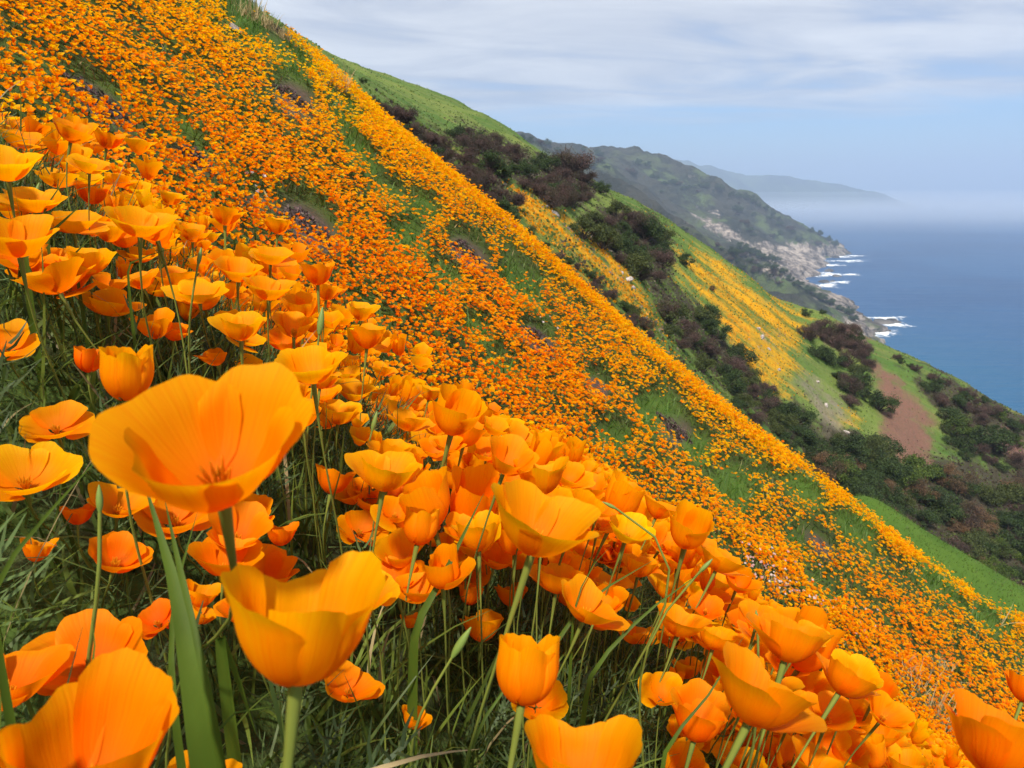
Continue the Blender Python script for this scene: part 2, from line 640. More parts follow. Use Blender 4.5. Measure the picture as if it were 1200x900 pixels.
FLOWER_ZONES = [   # (outline in the photograph, warmth 0 yellow .. 1 orange, strength)
    ([(604, 222), (622, 226), (650, 250), (700, 292), (735, 330), (775, 385), (800, 420), (770, 395), (720, 345), (660, 295), (612, 258)], 0.7, 1.25),
    ([(800, 290), (850, 315), (905, 350), (945, 372), (960, 385), (935, 400), (940, 440), (930, 462), (900, 440), (870, 395), (820, 340), (788, 300)], 0.6, 0.85),
    ([(820, 325), (850, 345), (900, 410), (945, 470), (930, 480), (890, 445), (850, 390)], 0.85, 0.95),
    ([(975, 465), (1010, 490), (1005, 505), (980, 500)], 0.4, 0.95),
    ([(790, 300), (815, 330), (800, 345), (780, 320)], 0.2, 0.7),
    ([(735, 240), (790, 262), (850, 305), (800, 285)], 0.1, 0.25)]
DIRT_ZONES = [
    ([(1012, 420), (1040, 435), (1080, 480), (1100, 520), (1105, 560), (1060, 545), (1030, 480)], (0.19, 0.095, 0.068), 0.9),
    ([(960, 380), (1000, 378), (1022, 402), (1005, 425), (965, 410)], (0.16, 0.085, 0.075), 0.85),
    ([(935, 420), (965, 440), (995, 480), (1000, 520), (975, 525), (950, 480)], (0.23, 0.195, 0.135), 0.62),
    ([(890, 375), (905, 385), (925, 415), (910, 420), (892, 395)], (0.37, 0.31, 0.24), 0.7),
    ([(1160, 500), (1200, 530), (1200, 560), (1165, 535)], (0.22, 0.11, 0.09), 0.8),
    ([(640, 240), (655, 245), (745, 330), (735, 335)], (0.36, 0.30, 0.25), 0.55),
    ([(735, 325), (745, 325), (800, 400), (790, 408)], (0.36, 0.30, 0.22), 0.5)]
BRUSH_ZONES = [
    ([(425, 112), (520, 160), (612, 235), (600, 262), (500, 190), (440, 145)], 0.9),
    ([(515, 138), (620, 180), (690, 185), (712, 222), (700, 240), (640, 235), (560, 180)], 0.9),
    ([(610, 262), (680, 290), (780, 395), (765, 405), (690, 350)], 0.8),
    ([(670, 252), (735, 235), (788, 265), (792, 320), (850, 400), (950, 470), (955, 520), (900, 510), (800, 410), (750, 330), (690, 285)], 0.75),
    ([(940, 500), (1050, 515), (1200, 555), (1400, 700), (1400, 800), (1200, 760), (1060, 660), (980, 600)], 0.9),
    ([(1070, 432), (1130, 447), (1200, 488), (1300, 545), (1300, 640), (1200, 560), (1120, 530), (1090, 480)], 0.75),
    ([(1030, 405), (1200, 487), (1200, 505), (1040, 420)], 0.6)]


def soft_zone(px, py, poly, jx, jy, reach=11.0):
    r = np.zeros_like(px)
    for ox, oy in ((0, 0), (1, 0), (-1, 0), (0, 1), (0, -1), (.7, .7), (-.7, .7), (.7, -.7), (-.7, -.7)):
        r += in_poly(px + jx + ox * reach, py + jy + oy * reach, poly)
    return r / 9.0


def ridge_material():
    m, t, out = new_mat('ridge_turf')
    v = objvec(t)
    fl = objvec(t, (0.07, 0.55, 0.07))            # streaks that run down the slope
    n0, n1, n2 = noise(t, 0.06, 5.0, 0.6, v), noise(t, 0.45, 6.0, 0.62, v), noise(t, 2.6, 5.0, 0.7, v)
    st = noise(t, 1.0, 6.0, 0.62, fl)
    g = mixc(t, sstep(t, n0, 0.38, 0.62), (0.070, 0.130, 0.026), (0.135, 0.185, 0.038))
    g = mixc(t, M_(t, 'MULTIPLY', sstep(t, st, 0.42, 0.66), 0.65), g, (0.17, 0.19, 0.055))
    g = mixc(t, M_(t, 'MULTIPLY', sstep(t, n1, 0.55, 0.75), 0.5), g, (0.045, 0.085, 0.018))
    zc = attr(t, 'zone').outputs['Color']
    sep = t.nodes.new('ShaderNodeSeparateColor')
    t.links.new(zc, sep.inputs[0])
    fw, warm, brush = sep.outputs
    spk = M_(t, 'ADD', M_(t, 'MULTIPLY', n2, 0.35), M_(t, 'MULTIPLY', st, 0.65))
    f = M_(t, 'MULTIPLY', sstep(t, M_(t, 'ADD', M_(t, 'MULTIPLY', fw, 0.40), M_(t, 'ADD', spk, M_(t, 'MULTIPLY', M_(t, 'SUBTRACT', st, 0.5), 0.5))), 0.60, 1.02), 0.92)
    fc = mixc(t, warm, (0.50, 0.33, 0.008), (0.72, 0.28, 0.002))
    c = mixc(t, f, g, fc)
    b = sstep(t, M_(t, 'ADD', M_(t, 'MULTIPLY', brush, 0.6), n1), 0.62, 0.95)
    c = mixc(t, b, c, mixc(t, n2, (0.035, 0.035, 0.018), (0.075, 0.06, 0.04)))
    dc = attr(t, 'dirt')
    dirt = mixc(t, sstep(t, n2, 0.35, 0.72), dc.outputs['Color'], mixc(t, 0.55, dc.outputs['Color'], (0.10, 0.085, 0.05)))
    d = sstep(t, M_(t, 'ADD', M_(t, 'MULTIPLY', attr(t, 'bare').outputs['Fac'], 0.62), M_(t, 'ADD', M_(t, 'MULTIPLY', spk, 0.45), M_(t, 'MULTIPLY', n1, 0.5))), 0.62, 1.0)
    c = mixc(t, d, c, dirt)
    p = principled(t, c, 0.95, 0.08, bump(t, M_(t, 'ADD', n1, M_(t, 'MULTIPLY', n2, 0.4)), 0.9, 0.8))
    t.links.new(p.outputs[0], out.inputs[0])
    return m


def build_ridges():
    G = loft([LA, LB, LC, LD, LE, LF, LG, LH, LI], 420, 26)
    s = G.shape
    P = G.reshape(-1, 3).copy()
    nz = fbm(P[:, 0] * 0.05, P[:, 1] * 0.07, 0, 3, 5) * 1.3 + fbm(P[:, 0] * 0.25, P[:, 1] * 0.3, 2, 13, 4) * 0.45
    rill = fbm(P[:, 0] * 0.03 - P[:, 1] * 0.02, P[:, 1] * 0.22, 4, 23, 4) * 0.8
    P[:, 2] += (nz + rill) * smooth(P[:, 1], 34, 48)
    px, py, t = proj(P)
    jx = fbm(P[:, 0] * 0.16, P[:, 1] * 0.25, 0, 41, 5, 0.65) * 30
    jy = fbm(P[:, 0] * 0.16, P[:, 1] * 0.25, 9, 43, 5, 0.65) * 30
    zone = np.zeros((len(P), 3))
    for poly, warm, st in FLOWER_ZONES:
        k = soft_zone(px, py, poly, jx, jy) * st
        zone[:, 1] = np.where(k > zone[:, 0], warm, zone[:, 1])
        zone[:, 0] = np.maximum(zone[:, 0], k)
    for poly, st in BRUSH_ZONES:
        zone[:, 2] = np.maximum(zone[:, 2], soft_zone(px, py, poly, jx, jy) * st)
    zone[:, 2] *= 1 - 0.85 * np.clip(zone[:, 0] * 1.3, 0, 1)
    bare, dirt = np.zeros(len(P)), np.full((len(P), 3), 0.2)
    for poly, c, st in DIRT_ZONES:
        k = soft_zone(px, py, poly, jx, jy) * st
        dirt[k > bare] = c
        bare = np.maximum(bare, k)
    me = mesh_np('ridge', P, grid_quads(s[0], s[1]), colors={'zone': zone, 'dirt': dirt}, floats={'bare': bare})
    add('ridge', me, ridge_material(), kind='structure')
    # low growth that roughens the turf: grass, flowers and dead stalks in small tufts
    rg = np.random.default_rng(19)
    Gm = P.reshape(s[0], s[1], 3)
    n = 64000
    r0, c0 = rg.integers(28, 26 * 5 + 8, n), rg.integers(20, s[1] - 2, n)
    f, g = rg.random(n)[:, None], rg.random(n)[:, None]
    T = Gm[r0, c0] * (1 - f) * (1 - g) + Gm[r0 + 1, c0] * f * (1 - g) + Gm[r0, c0 + 1] * (1 - f) * g + Gm[r0 + 1, c0 + 1] * f * g
    idx = r0 * s[1] + c0
    qx, qy, qt = proj(T)
    z_, b_, d_ = zone[idx], bare[idx], dirt[idx]
    keep = (qx > 300) & (qx < 1260) & (qy < 760) & (rg.random(n) > 0.6 * b_) & (rg.random(n) < 0.22 + z_[:, 0] + z_[:, 2])
    T, z_, b_, d_ = T[keep], z_[keep], b_[keep], d_[keep]
    n = len(T)
    k = rg.random((n, 1))
    col = np.array([0.085, 0.145, 0.028]) * (1 - k) + np.array([0.17, 0.22, 0.048]) * k
    fl = rg.random(n) < z_[:, 0] * 0.75
    wm = z_[:, 1:2]
    col[fl] = ((np.array([0.56, 0.36, 0.008]) * (1 - wm) + np.array([0.78, 0.29, 0.003]) * wm) * rg.uniform(0.7, 1.15, (n, 1)))[fl]
    br = rg.random(n) < z_[:, 2] * 0.85
    col[br] = np.array([0.085, 0.066, 0.042]) * rg.uniform(0.5, 1.5, (br.sum(), 1))
    dd = rg.random(n) < b_ * 0.8
    col[dd] = d_[dd] * rg.uniform(0.5, 1.1, (dd.sum(), 1))
    pv = np.array([(-.5, 0, 0), (.5, 0, 0), (.38, .1, .75), (-.42, .05, .6), (0, -.5, 0), (0, .5, 0), (.1, .4, .6), (.06, -.36, .8)])
    pq = np.array([(0, 1, 2, 3), (4, 5, 6, 7)])
    ax = np.stack([rg.normal(0.2, 0.25, n), rg.normal(0, 0.25, n), np.ones(n)], -1)
    v, q = scatter(pv, pq, rot_axis(ax, rg.uniform(0, 6.3, n)), T, rg.uniform(0.08, 0.24, n) * (1 + 0.4 * z_[:, 2]))
    me = mesh_np('ridge_tufts', v, q, colors={'tint': np.repeat(col, 8, 0)})
    add('ridge_tufts', me, MAT['grass'], label='low tufts of grass and flowers all over the far ridges', cat='grass', kind='stuff')
    return BVHTree.FromPolygons(P.tolist(), grid_quads(s[0], s[1]).tolist())


RIDGE = build_ridges()


def hit(bvh, px, py):
    d = Vector(raydir(px, py)).normalized()
    h = bvh.ray_cast(Vector((0, 0, 0)), d)
    return h[0]


# ------------------------------------------------------------------ the coast, the far headland and the sea
K0 = pline([(300, 180, 380), (500, 262, 400), (700, 335, 420), (900, 425, 450), (1000, 475, 480), (1060, 500, 500), (1120, 520, 520)])
K1 = pline([(300, 90, 560), (500, 165, 600), (600, 187, 640), (700, 226, 680), (780, 262, 710), (850, 298, 735), (900, 326, 745), (950, 349, 750),
            (990, 364, 748), (1012, 378)])
K2 = pline([(300, 80, 850), (500, 155, 900), (600, 184, 950), (700, 219, 1000), (800, 268, 1010), (850, 295, 1010), (900, 318, 1010), (935, 331, 1040), (952, 337)])
K3 = pline([(300, 80, 1250), (500, 142, 1300), (600, 168, 1350), (700, 197, 1400), (800, 233, 1400), (880, 268, 1400), (930, 290, 1400), (958, 312)])
K4 = pline([(300, 92, 1800), (450, 128, 1800), (560, 150, 1760), (620, 162, 1750), (690, 172, 1720), (740, 181, 1700), (800, 203, 1700), (870, 227, 1700),
            (925, 260, 1680), (955, 271, 1670), (978, 282, 1660), (990, 298)])
K5 = [p + np.array([30, 160.0, -40.0]) for p in K4]
K6 = [p + np.array([60, 420.0, -260.0]) for p in K4]


def to_seabed(L):
    e = L[-1]
    d = (L[-1] - L[-2])
    d[2] = 0
    d /= np.linalg.norm(d)
    return L + [e + d * 18 + np.array([0, 0, -14.0])]


def coast_material():
    m, t, out = new_mat('coast_scrub')
    v = objvec(t)
    n0, n1, n2 = noise(t, 0.0055, 6.0, 0.6, v), noise(t, 0.028, 6.0, 0.65, v), noise(t, 0.12, 5.0, 0.7, v)
    geo = t.nodes.new('ShaderNodeNewGeometry')
    sp = t.nodes.new('ShaderNodeSeparateXYZ')
    t.links.new(geo.outputs['Position'], sp.inputs[0])
    c = mixc(t, sstep(t, n0, 0.46, 0.62), (0.045, 0.043, 0.032), (0.082, 0.112, 0.038))
    c = mixc(t, M_(t, 'MULTIPLY', sstep(t, n1, 0.44, 0.56), 0.9), c, (0.022, 0.024, 0.018))
    rocky = attr(t, 'rocky').outputs['Fac']
    rk = sstep(t, M_(t, 'ADD', rocky, M_(t, 'MULTIPLY', M_(t, 'SUBTRACT', n1, 0.5), 1.9)), 0.35, 0.75)
    n3 = noise(t, 1.0, 5.0, 0.65, objvec(t, (0.05, 0.05, 0.012)))
    rc = mixc(t, sstep(t, M_(t, 'ADD', M_(t, 'MULTIPLY', n2, 0.4), M_(t, 'MULTIPLY', n3, 0.6)), 0.40, 0.62), (0.075, 0.062, 0.054), (0.42, 0.35, 0.29))
    c = mixc(t, rk, c, rc)
    p = principled(t, c, 0.95, 0.08, bump(t, M_(t, 'ADD', n1, M_(t, 'MULTIPLY', n2, 0.5)), 0.9, 12.0))
    t.links.new(p.outputs[0], out.inputs[0])
    return m


def build_coast():
    G = loft([K0, to_seabed(K1), to_seabed(K2), to_seabed(K3), to_seabed(K4), to_seabed(K5), K6], 360, 36)
    s = G.shape
    P = G.reshape(-1, 3).copy()
    hgt = P[:, 2] - SEA
    k = smooth(hgt, -5, 60)
    u_ = P[:, 1] * 0.0075 + P[:, 0] * 0.0025
    gully = 1 - np.abs(fbm(u_ + 0.6 * fbm(P[:, 0] * 0.006, P[:, 1] * 0.006, 2, 50, 3), P[:, 0] * 0.0022, 0, 52, 4)) * 2.2
    P[:, 2] += k * (fbm(P[:, 0] * 0.006, P[:, 1] * 0.006, 0, 51, 5) * 17 + fbm(P[:, 0] * 0.03, P[:, 1] * 0.03, 0, 53, 4) * 11 - (1 - smooth(hgt, 150, 300)) * 38 * (gully - 0.45))
    P[:, 0] += (1 - smooth(hgt, 30, 110)) * (fbm(P[:, 1] * 0.018, P[:, 2] * 0.02, 0, 57, 5, 0.65) * 40)
    P[:, 1] += (1 - smooth(hgt, 30, 110)) * (fbm(P[:, 0] * 0.02, P[:, 2] * 0.02, 5, 59, 4) * 16)
    P = P.reshape(s)
    du, dv = np.gradient(P, axis=0), np.gradient(P, axis=1)
    nn = np.cross(du, dv)
    nn /= np.linalg.norm(nn, axis=2, keepdims=True) + 1e-9
    steep = 1 - np.abs(nn[..., 2])
    hg = P[..., 2] - SEA
    px, py, _ = proj(P.reshape(-1, 3))
    rocky = smooth(steep, 0.25, 0.6) * 0.3 + (1 - smooth(hg, 12, 48)) * 0.62
    for poly, st in (([(800, 235), (840, 255), (880, 285), (905, 300), (900, 310), (850, 288), (810, 262)], 0.6),
                     ([(890, 280), (960, 292), (968, 335), (920, 330), (880, 305)], 0.55)):
        rocky += (soft_zone(px, py, poly, fbm(px * 0.08, py * 0.08, 0, 71, 3) * 14, fbm(px * 0.08, py * 0.08, 4, 73, 3) * 14, 8.0) * st).reshape(s[:2])
    me = mesh_np('coast_hills', P.reshape(-1, 3), grid_quads(s[0], s[1]), floats={'rocky': np.clip(rocky, 0, 1.2).ravel()})
    add('coast_hills', me, coast_material(), kind='structure')
    return BVHTree.FromPolygons(P.reshape(-1, 3).tolist(), grid_quads(s[0], s[1]).tolist())


COAST = build_coast()


def build_headland():
    Y = 6300.0
    sky_l = pline([(500, 168, Y), (620, 166, Y), (680, 172, Y), (720, 179, Y), (752, 181, Y), (785, 183, Y), (820, 193, Y), (860, 204, Y), (905, 209, Y),
                   (940, 211, Y), (970, 215, Y), (998, 220, Y), (1030, 228, Y), (1070, 246, Y)])
    front = [np.array([p[0] - 150, 5400.0, SEA - 12]) for p in sky_l]
    mid = [0.5 * a + 0.5 * b + np.array([0, 0, -10.0]) for a, b in zip(sky_l, front)]
    back = [p + np.array([0, 600, -180.0]) for p in sky_l]
    back2 = [np.array([p[0], p[1] + 1300, SEA - 12]) for p in sky_l]
    G = loft([front, mid, sky_l, back, back2], 200, 16)
    s = G.shape
    P = G.reshape(-1, 3).copy()
    k = smooth(P[:, 2] - SEA, 0, 120)
    P[:, 2] += k * (fbm(P[:, 0] * 0.0028, P[:, 1] * 0.002, 0, 61, 5) * 44 + fbm(P[:, 0] * 0.011, P[:, 1] * 0.008, 0, 62, 4) * 22)
    m, t, out = new_mat('headland_scrub')
    n = noise(t, 0.004, 6.0, 0.6, objvec(t))
    p = principled(t, mixc(t, sstep(t, n, 0.4, 0.6), (0.03, 0.04, 0.03), (0.07, 0.09, 0.05)), 0.95, 0.05)
    t.links.new(p.outputs[0], out.inputs[0])
    add('headland', mesh_np('headland', P, grid_quads(s[0], s[1])), m, kind='structure')


build_headland()


def build_sea():
    rad = np.concatenate([np.linspace(0, 2500, 60), np.geomspace(2600, 16000, 40)])
    ang = np.linspace(0, 2 * math.pi, 145)
    R_, A_ = np.meshgrid(rad, ang, indexing='ij')
    P = np.stack([R_ * np.sin(A_), R_ * np.cos(A_), np.full_like(R_, SEA)], -1)
    m, t, out = new_mat('sea_water')
    v = objvec(t)
    sw = noise(t, 1.0, 5.0, 0.6, objvec(t, (0.010, 0.045, 1.0), (0, 0, math.radians(-18))))
    ch = noise(t, 1.0, 4.0, 0.65, objvec(t, (0.07, 0.22, 1.0), (0, 0, math.radians(-12))))
    big = noise(t, 0.0035, 4.0, 0.55, v)
    geo = t.nodes.new('ShaderNodeNewGeometry')
    # shallow, sandy water along the shore shows turquoise
    sp = t.nodes.new('ShaderNodeSeparateXYZ')
    t.links.new(geo.outputs['Position'], sp.inputs[0])
    dist = M_(t, 'ADD', M_(t, 'SUBTRACT', sp.outputs[0], M_(t, 'MULTIPLY', sp.outputs[1], 0.48)), M_(t, 'MULTIPLY', M_(t, 'SUBTRACT', big, 0.5), 520.0))
    near = M_(t, 'SUBTRACT', 1.0, sstep(t, dist, 60.0, 330.0))
    far = M_(t, 'SUBTRACT', 1.0, sstep(t, sp.outputs[1], 500.0, 950.0))
    c = mixc(t, sstep(t, big, 0.35, 0.65), (0.006, 0.045, 0.130), (0.010, 0.062, 0.160))
    c = mixc(t, M_(t, 'MULTIPLY', M_(t, 'MULTIPLY', near, far), 0.75), c, (0.013, 0.095, 0.175))
    c = mixc(t, M_(t, 'MULTIPLY', sstep(t, sw, 0.5, 0.75), 0.35), c, (0.022, 0.090, 0.185))
    h = M_(t, 'ADD', M_(t, 'MULTIPLY', sw, 1.0), M_(t, 'MULTIPLY', ch, 0.35))
    p = principled(t, c, 0.38, 0.22, bump(t, h, 0.7, 6.0))
    p.inputs['IOR'].default_value = 1.33
    t.links.new(p.outputs[0], out.inputs[0])
    add('sea', mesh_np('sea', P.reshape(-1, 3), grid_quads(len(rad), len(ang))), m, kind='structure')


build_sea()


def build_haze():
    x0, x1, y0, y1, z0, z1 = -17000, 17000, -17000, 17000, -470.0, 480.0
    v = np.array([(x, y, z) for z in (z0, z1) for y in (y0, y1) for x in (x0, x1)], float)
    q = np.array([(0, 2, 3, 1), (4, 5, 7, 6), (0, 1, 5, 4), (2, 6, 7, 3), (0, 4, 6, 2), (1, 3, 7, 5)])
    m, t, out = new_mat('haze')
    vol = t.nodes.new('ShaderNodeVolumePrincipled')
    vol.inputs['Color'].default_value = (0.56, 0.70, 0.90, 1)
    vol.inputs['Density'].default_value = 0.00021
    vol.inputs['Anisotropy'].default_value = 0.1
    t.links.new(vol.outputs[0], out.inputs['Volume'])
    add('haze', mesh_np('haze', v, q, False), m, kind='stuff')


build_haze()


def build_fog(y0, top, dens, label):
    # the low bank of sea fog that hides the foot of the far headland, thinner towards its top
    x0, x1, y1, z0, z1 = -2500 + y0 * 0.01, 16000 - y0 * 0.01, 15500 - y0 * 0.01, SEA - 4 - y0 * 0.001, SEA + top
    v = np.array([(x, y, z) for z in (z0, z1) for y in (y0, y1) for x in (x0, x1)], float)
    q = np.array([(0, 2, 3, 1), (4, 5, 7, 6), (0, 1, 5, 4), (2, 6, 7, 3), (0, 4, 6, 2), (1, 3, 7, 5)])
    m, t, out = new_mat('fog')
    vol = t.nodes.new('ShaderNodeVolumePrincipled')
    vol.inputs['Color'].default_value = (0.86, 0.91, 0.97, 1)
    vol.inputs['Density'].default_value = dens
    t.links.new(vol.outputs[0], out.inputs['Volume'])
    add('fog', mesh_np('fog', v, q, False), m, label=label, cat='fog', kind='stuff')


build_fog(2350.0, 55.0, 0.00030, 'low white bank of fog lying on the far sea')
build_fog(3000.0, 85.0, 0.00020, 'thinner layer of fog over the low bank')
build_fog(4200.0, 125.0, 0.00012, 'faint upper veil of fog round the far headland')

# ------------------------------------------------------------------ poppies
def petal_shape(opn, L, az0, span, na, nr, rg, layer):
    """one fan-shaped petal: rows from its foot to its rim; opn 0 = closed cup, 1 = flat"""
    a = np.linspace(-1, 1, na)[None, :]
    r = np.linspace(0.0, 1, nr)[:, None]
    f0 = math.radians(84)
    f1 = math.radians(-12 + 76 * opn)
    lip = math.radians(rg.uniform(0, 20))
    side_lip = rg.uniform(-0.30, 0.30)
    phi = f0 + (f1 - f0) * np.minimum(1, r / 0.72) ** 0.85 + lip * smooth(r, 0.72, 1.0)
    phi = phi + side_lip * a * smooth(r, 0.45, 1.0) + 0 * a
    ln = 1.0 - rg.uniform(0.10, 0.20) * np.abs(a) ** rg.uniform(2.6, 4.2) + 0.020 * np.sin(a * rg.uniform(6, 11) + rg.uniform(0, 6)) + 0.010 * np.sin(a * rg.uniform(15, 24) + rg.uniform(0, 6)) - 0.02 * rg.random() * np.exp(-(a / 0.12) ** 2)
    dr = np.gradient(r[:, 0])[:, None] * L * ln
    rho = np.cumsum(np.sin(phi) * dr, 0)
    h = np.cumsum(np.cos(phi) * dr, 0)
    rho, h = rho - rho[:1] + 0.0012 + layer * 0.0012, h - h[:1]
    ph, am = rg.uniform(0, 6, 3), rg.uniform(0.4, 1.0, 3)
    wav = (am[0] * np.sin(2.2 * a + ph[0]) * 0.9 + am[1] * np.sin(4.4 * a + ph[1]) * 0.55 + am[2] * np.sin(8.0 * a + ph[2]) * 0.22) * r ** 2.2
    rho = rho * (1 + 0.15 * wav)
    h = h + L * 0.055 * wav
    sp = span * (0.5 + 0.5 * smooth(r, 0.0, 0.45)) * (1 - 0.06 * smooth(r, 0.75, 1.0))
    az = az0 + a * sp
    P = np.stack([rho * np.cos(az), rho * np.sin(az), h], -1).reshape(-1, 3)
    return P, np.repeat(r, na, 1).ravel(), np.repeat(a, nr, 0).ravel()


def make_head(opn, na, nr, seed, floppy=None):
    """four petal meshes and the diameter of the head"""
    rg = np.random.default_rng(seed)
    out, w = [], 0
    for k in range(4):
        o = np.clip(opn + rg.normal(0.03, 0.10), 0, 1.12)
        if floppy is not None and k == floppy:
            o = min(1.15, o + 0.38)
        L = 0.040 * rg.uniform(0.92, 1.06)
        P, r, a = petal_shape(o, L, k * math.pi / 2 + rg.normal(0, 0.10), math.radians(rg.uniform(58, 70)), na, nr, rg, k % 2)
        me = mesh_np('petal', P, grid_quads(nr, na), floats={'along': r, 'across': a})
        me.materials.append(MAT['petal'])
        out.append(me)
        w = max(w, np.abs(P[:, :2]).max() * 2, )
    return out, w


OPEN = (0.14, 0.34, 0.46, 0.58, 0.72, 0.88)
HEADS = {}
for lod, (na, nr) in {'fine': (25, 20), 'mid': (13, 10)}.items():
    for i, o in enumerate(OPEN):
        for s_ in range(6 if lod == 'mid' else 4):
            HEADS[(lod, i, s_)] = make_head(o, na, nr, 100 + i * 10 + s_, floppy=(s_ % 4 if s_ % 3 == 1 else None))


def stamen_mesh():
    rg = np.random.default_rng(5)
    parts = []
    for k in range(22):
        a, tl = k * 2.39996, rg.uniform(0.05, 0.45)
        L = rg.uniform(0.008, 0.0125)
        d = np.array([math.cos(a) * math.sin(tl), math.sin(a) * math.sin(tl), math.cos(tl)])
        b = np.array([math.cos(a), math.sin(a), 0]) * 0.0012
        parts.append(tube([b, b + d * L * 0.55, b + d * L * 0.62, b + d * L], [0.0003, 0.0003, 0.0007, 0.0003], 4))
    v, q = join_vq(parts)
    me = mesh_np('stamens', v, q)
    me.materials.append(MAT['stamen'])
    return me


STAMENS = stamen_mesh()


def stem_points(root, base, axis, rg, n=9):
    root, base = np.asarray(root, float), np.asarray(base, float)
    L = np.linalg.norm(base - root)
    p1 = root + np.array([rg.normal(0, 0.04), rg.normal(0, 0.04), 0.5]) * L
    p2 = base - axis * L * 0.38
    t = np.linspace(0, 1, n)[:, None]
    return (1 - t) ** 3 * root + 3 * t * (1 - t) ** 2 * p1 + 3 * t * t * (1 - t) * p2 + t ** 3 * base


def poppy(root, base, axis, spin, size, kind, lod, warm, rg, label, group, stretch=1.0):
    """root on the soil, base = foot of the petals; size scales a head of about 6 cm"""
    e = bpy.data.objects.new('poppy', None)
    COL.objects.link(e)
    e.location = root
    e.empty_display_size = 0.02
    tag(e, label, 'poppy', group)
    heads, _ = HEADS[(lod,) + kind]
    R = rot_axis(np.array([axis]), np.array([spin]))[0]
    off = np.asarray(base) - np.asarray(root)
    M = Matrix.Translation(Vector(off)) @ Matrix(R.tolist()).to_4x4() @ Matrix.Diagonal((size * rg.uniform(0.9, 1.08), size * rg.uniform(0.9, 1.08), size * stretch * rg.uniform(0.92, 1.1), 1.0))
    drop = int(rg.integers(0, 4)) if (lod == 'mid' and rg.random() < 0.07) else -1      # a few have lost a petal
    for j, me in enumerate(heads):
        if j == drop:
            continue
        o = bpy.data.objects.new('petal', me)
        COL.objects.link(o)
        o.parent = e
        o.matrix_basis = M
        o.color = (1.0, warm * rg.uniform(0.94, 1.06), 1.0, 1.0)
    if lod == 'fine' or kind[0] >= 3:
        o = bpy.data.objects.new('stamens', STAMENS)
        COL.objects.link(o)
        o.parent = e
        o.matrix_basis = M
    P = stem_points((0, 0, -0.02), off, axis, rg)
    rad = np.linspace(0.0012, 0.0008, len(P)) * (0.6 + 0.4 * size)
    rad[-1] = 0.0026 * size
    rad[-2] = 0.0011 * size
    v, q = tube(P, rad, 6)
    me = mesh_np('stem', v, q)
    add('stem', me, MAT['stem'], e)
    return e


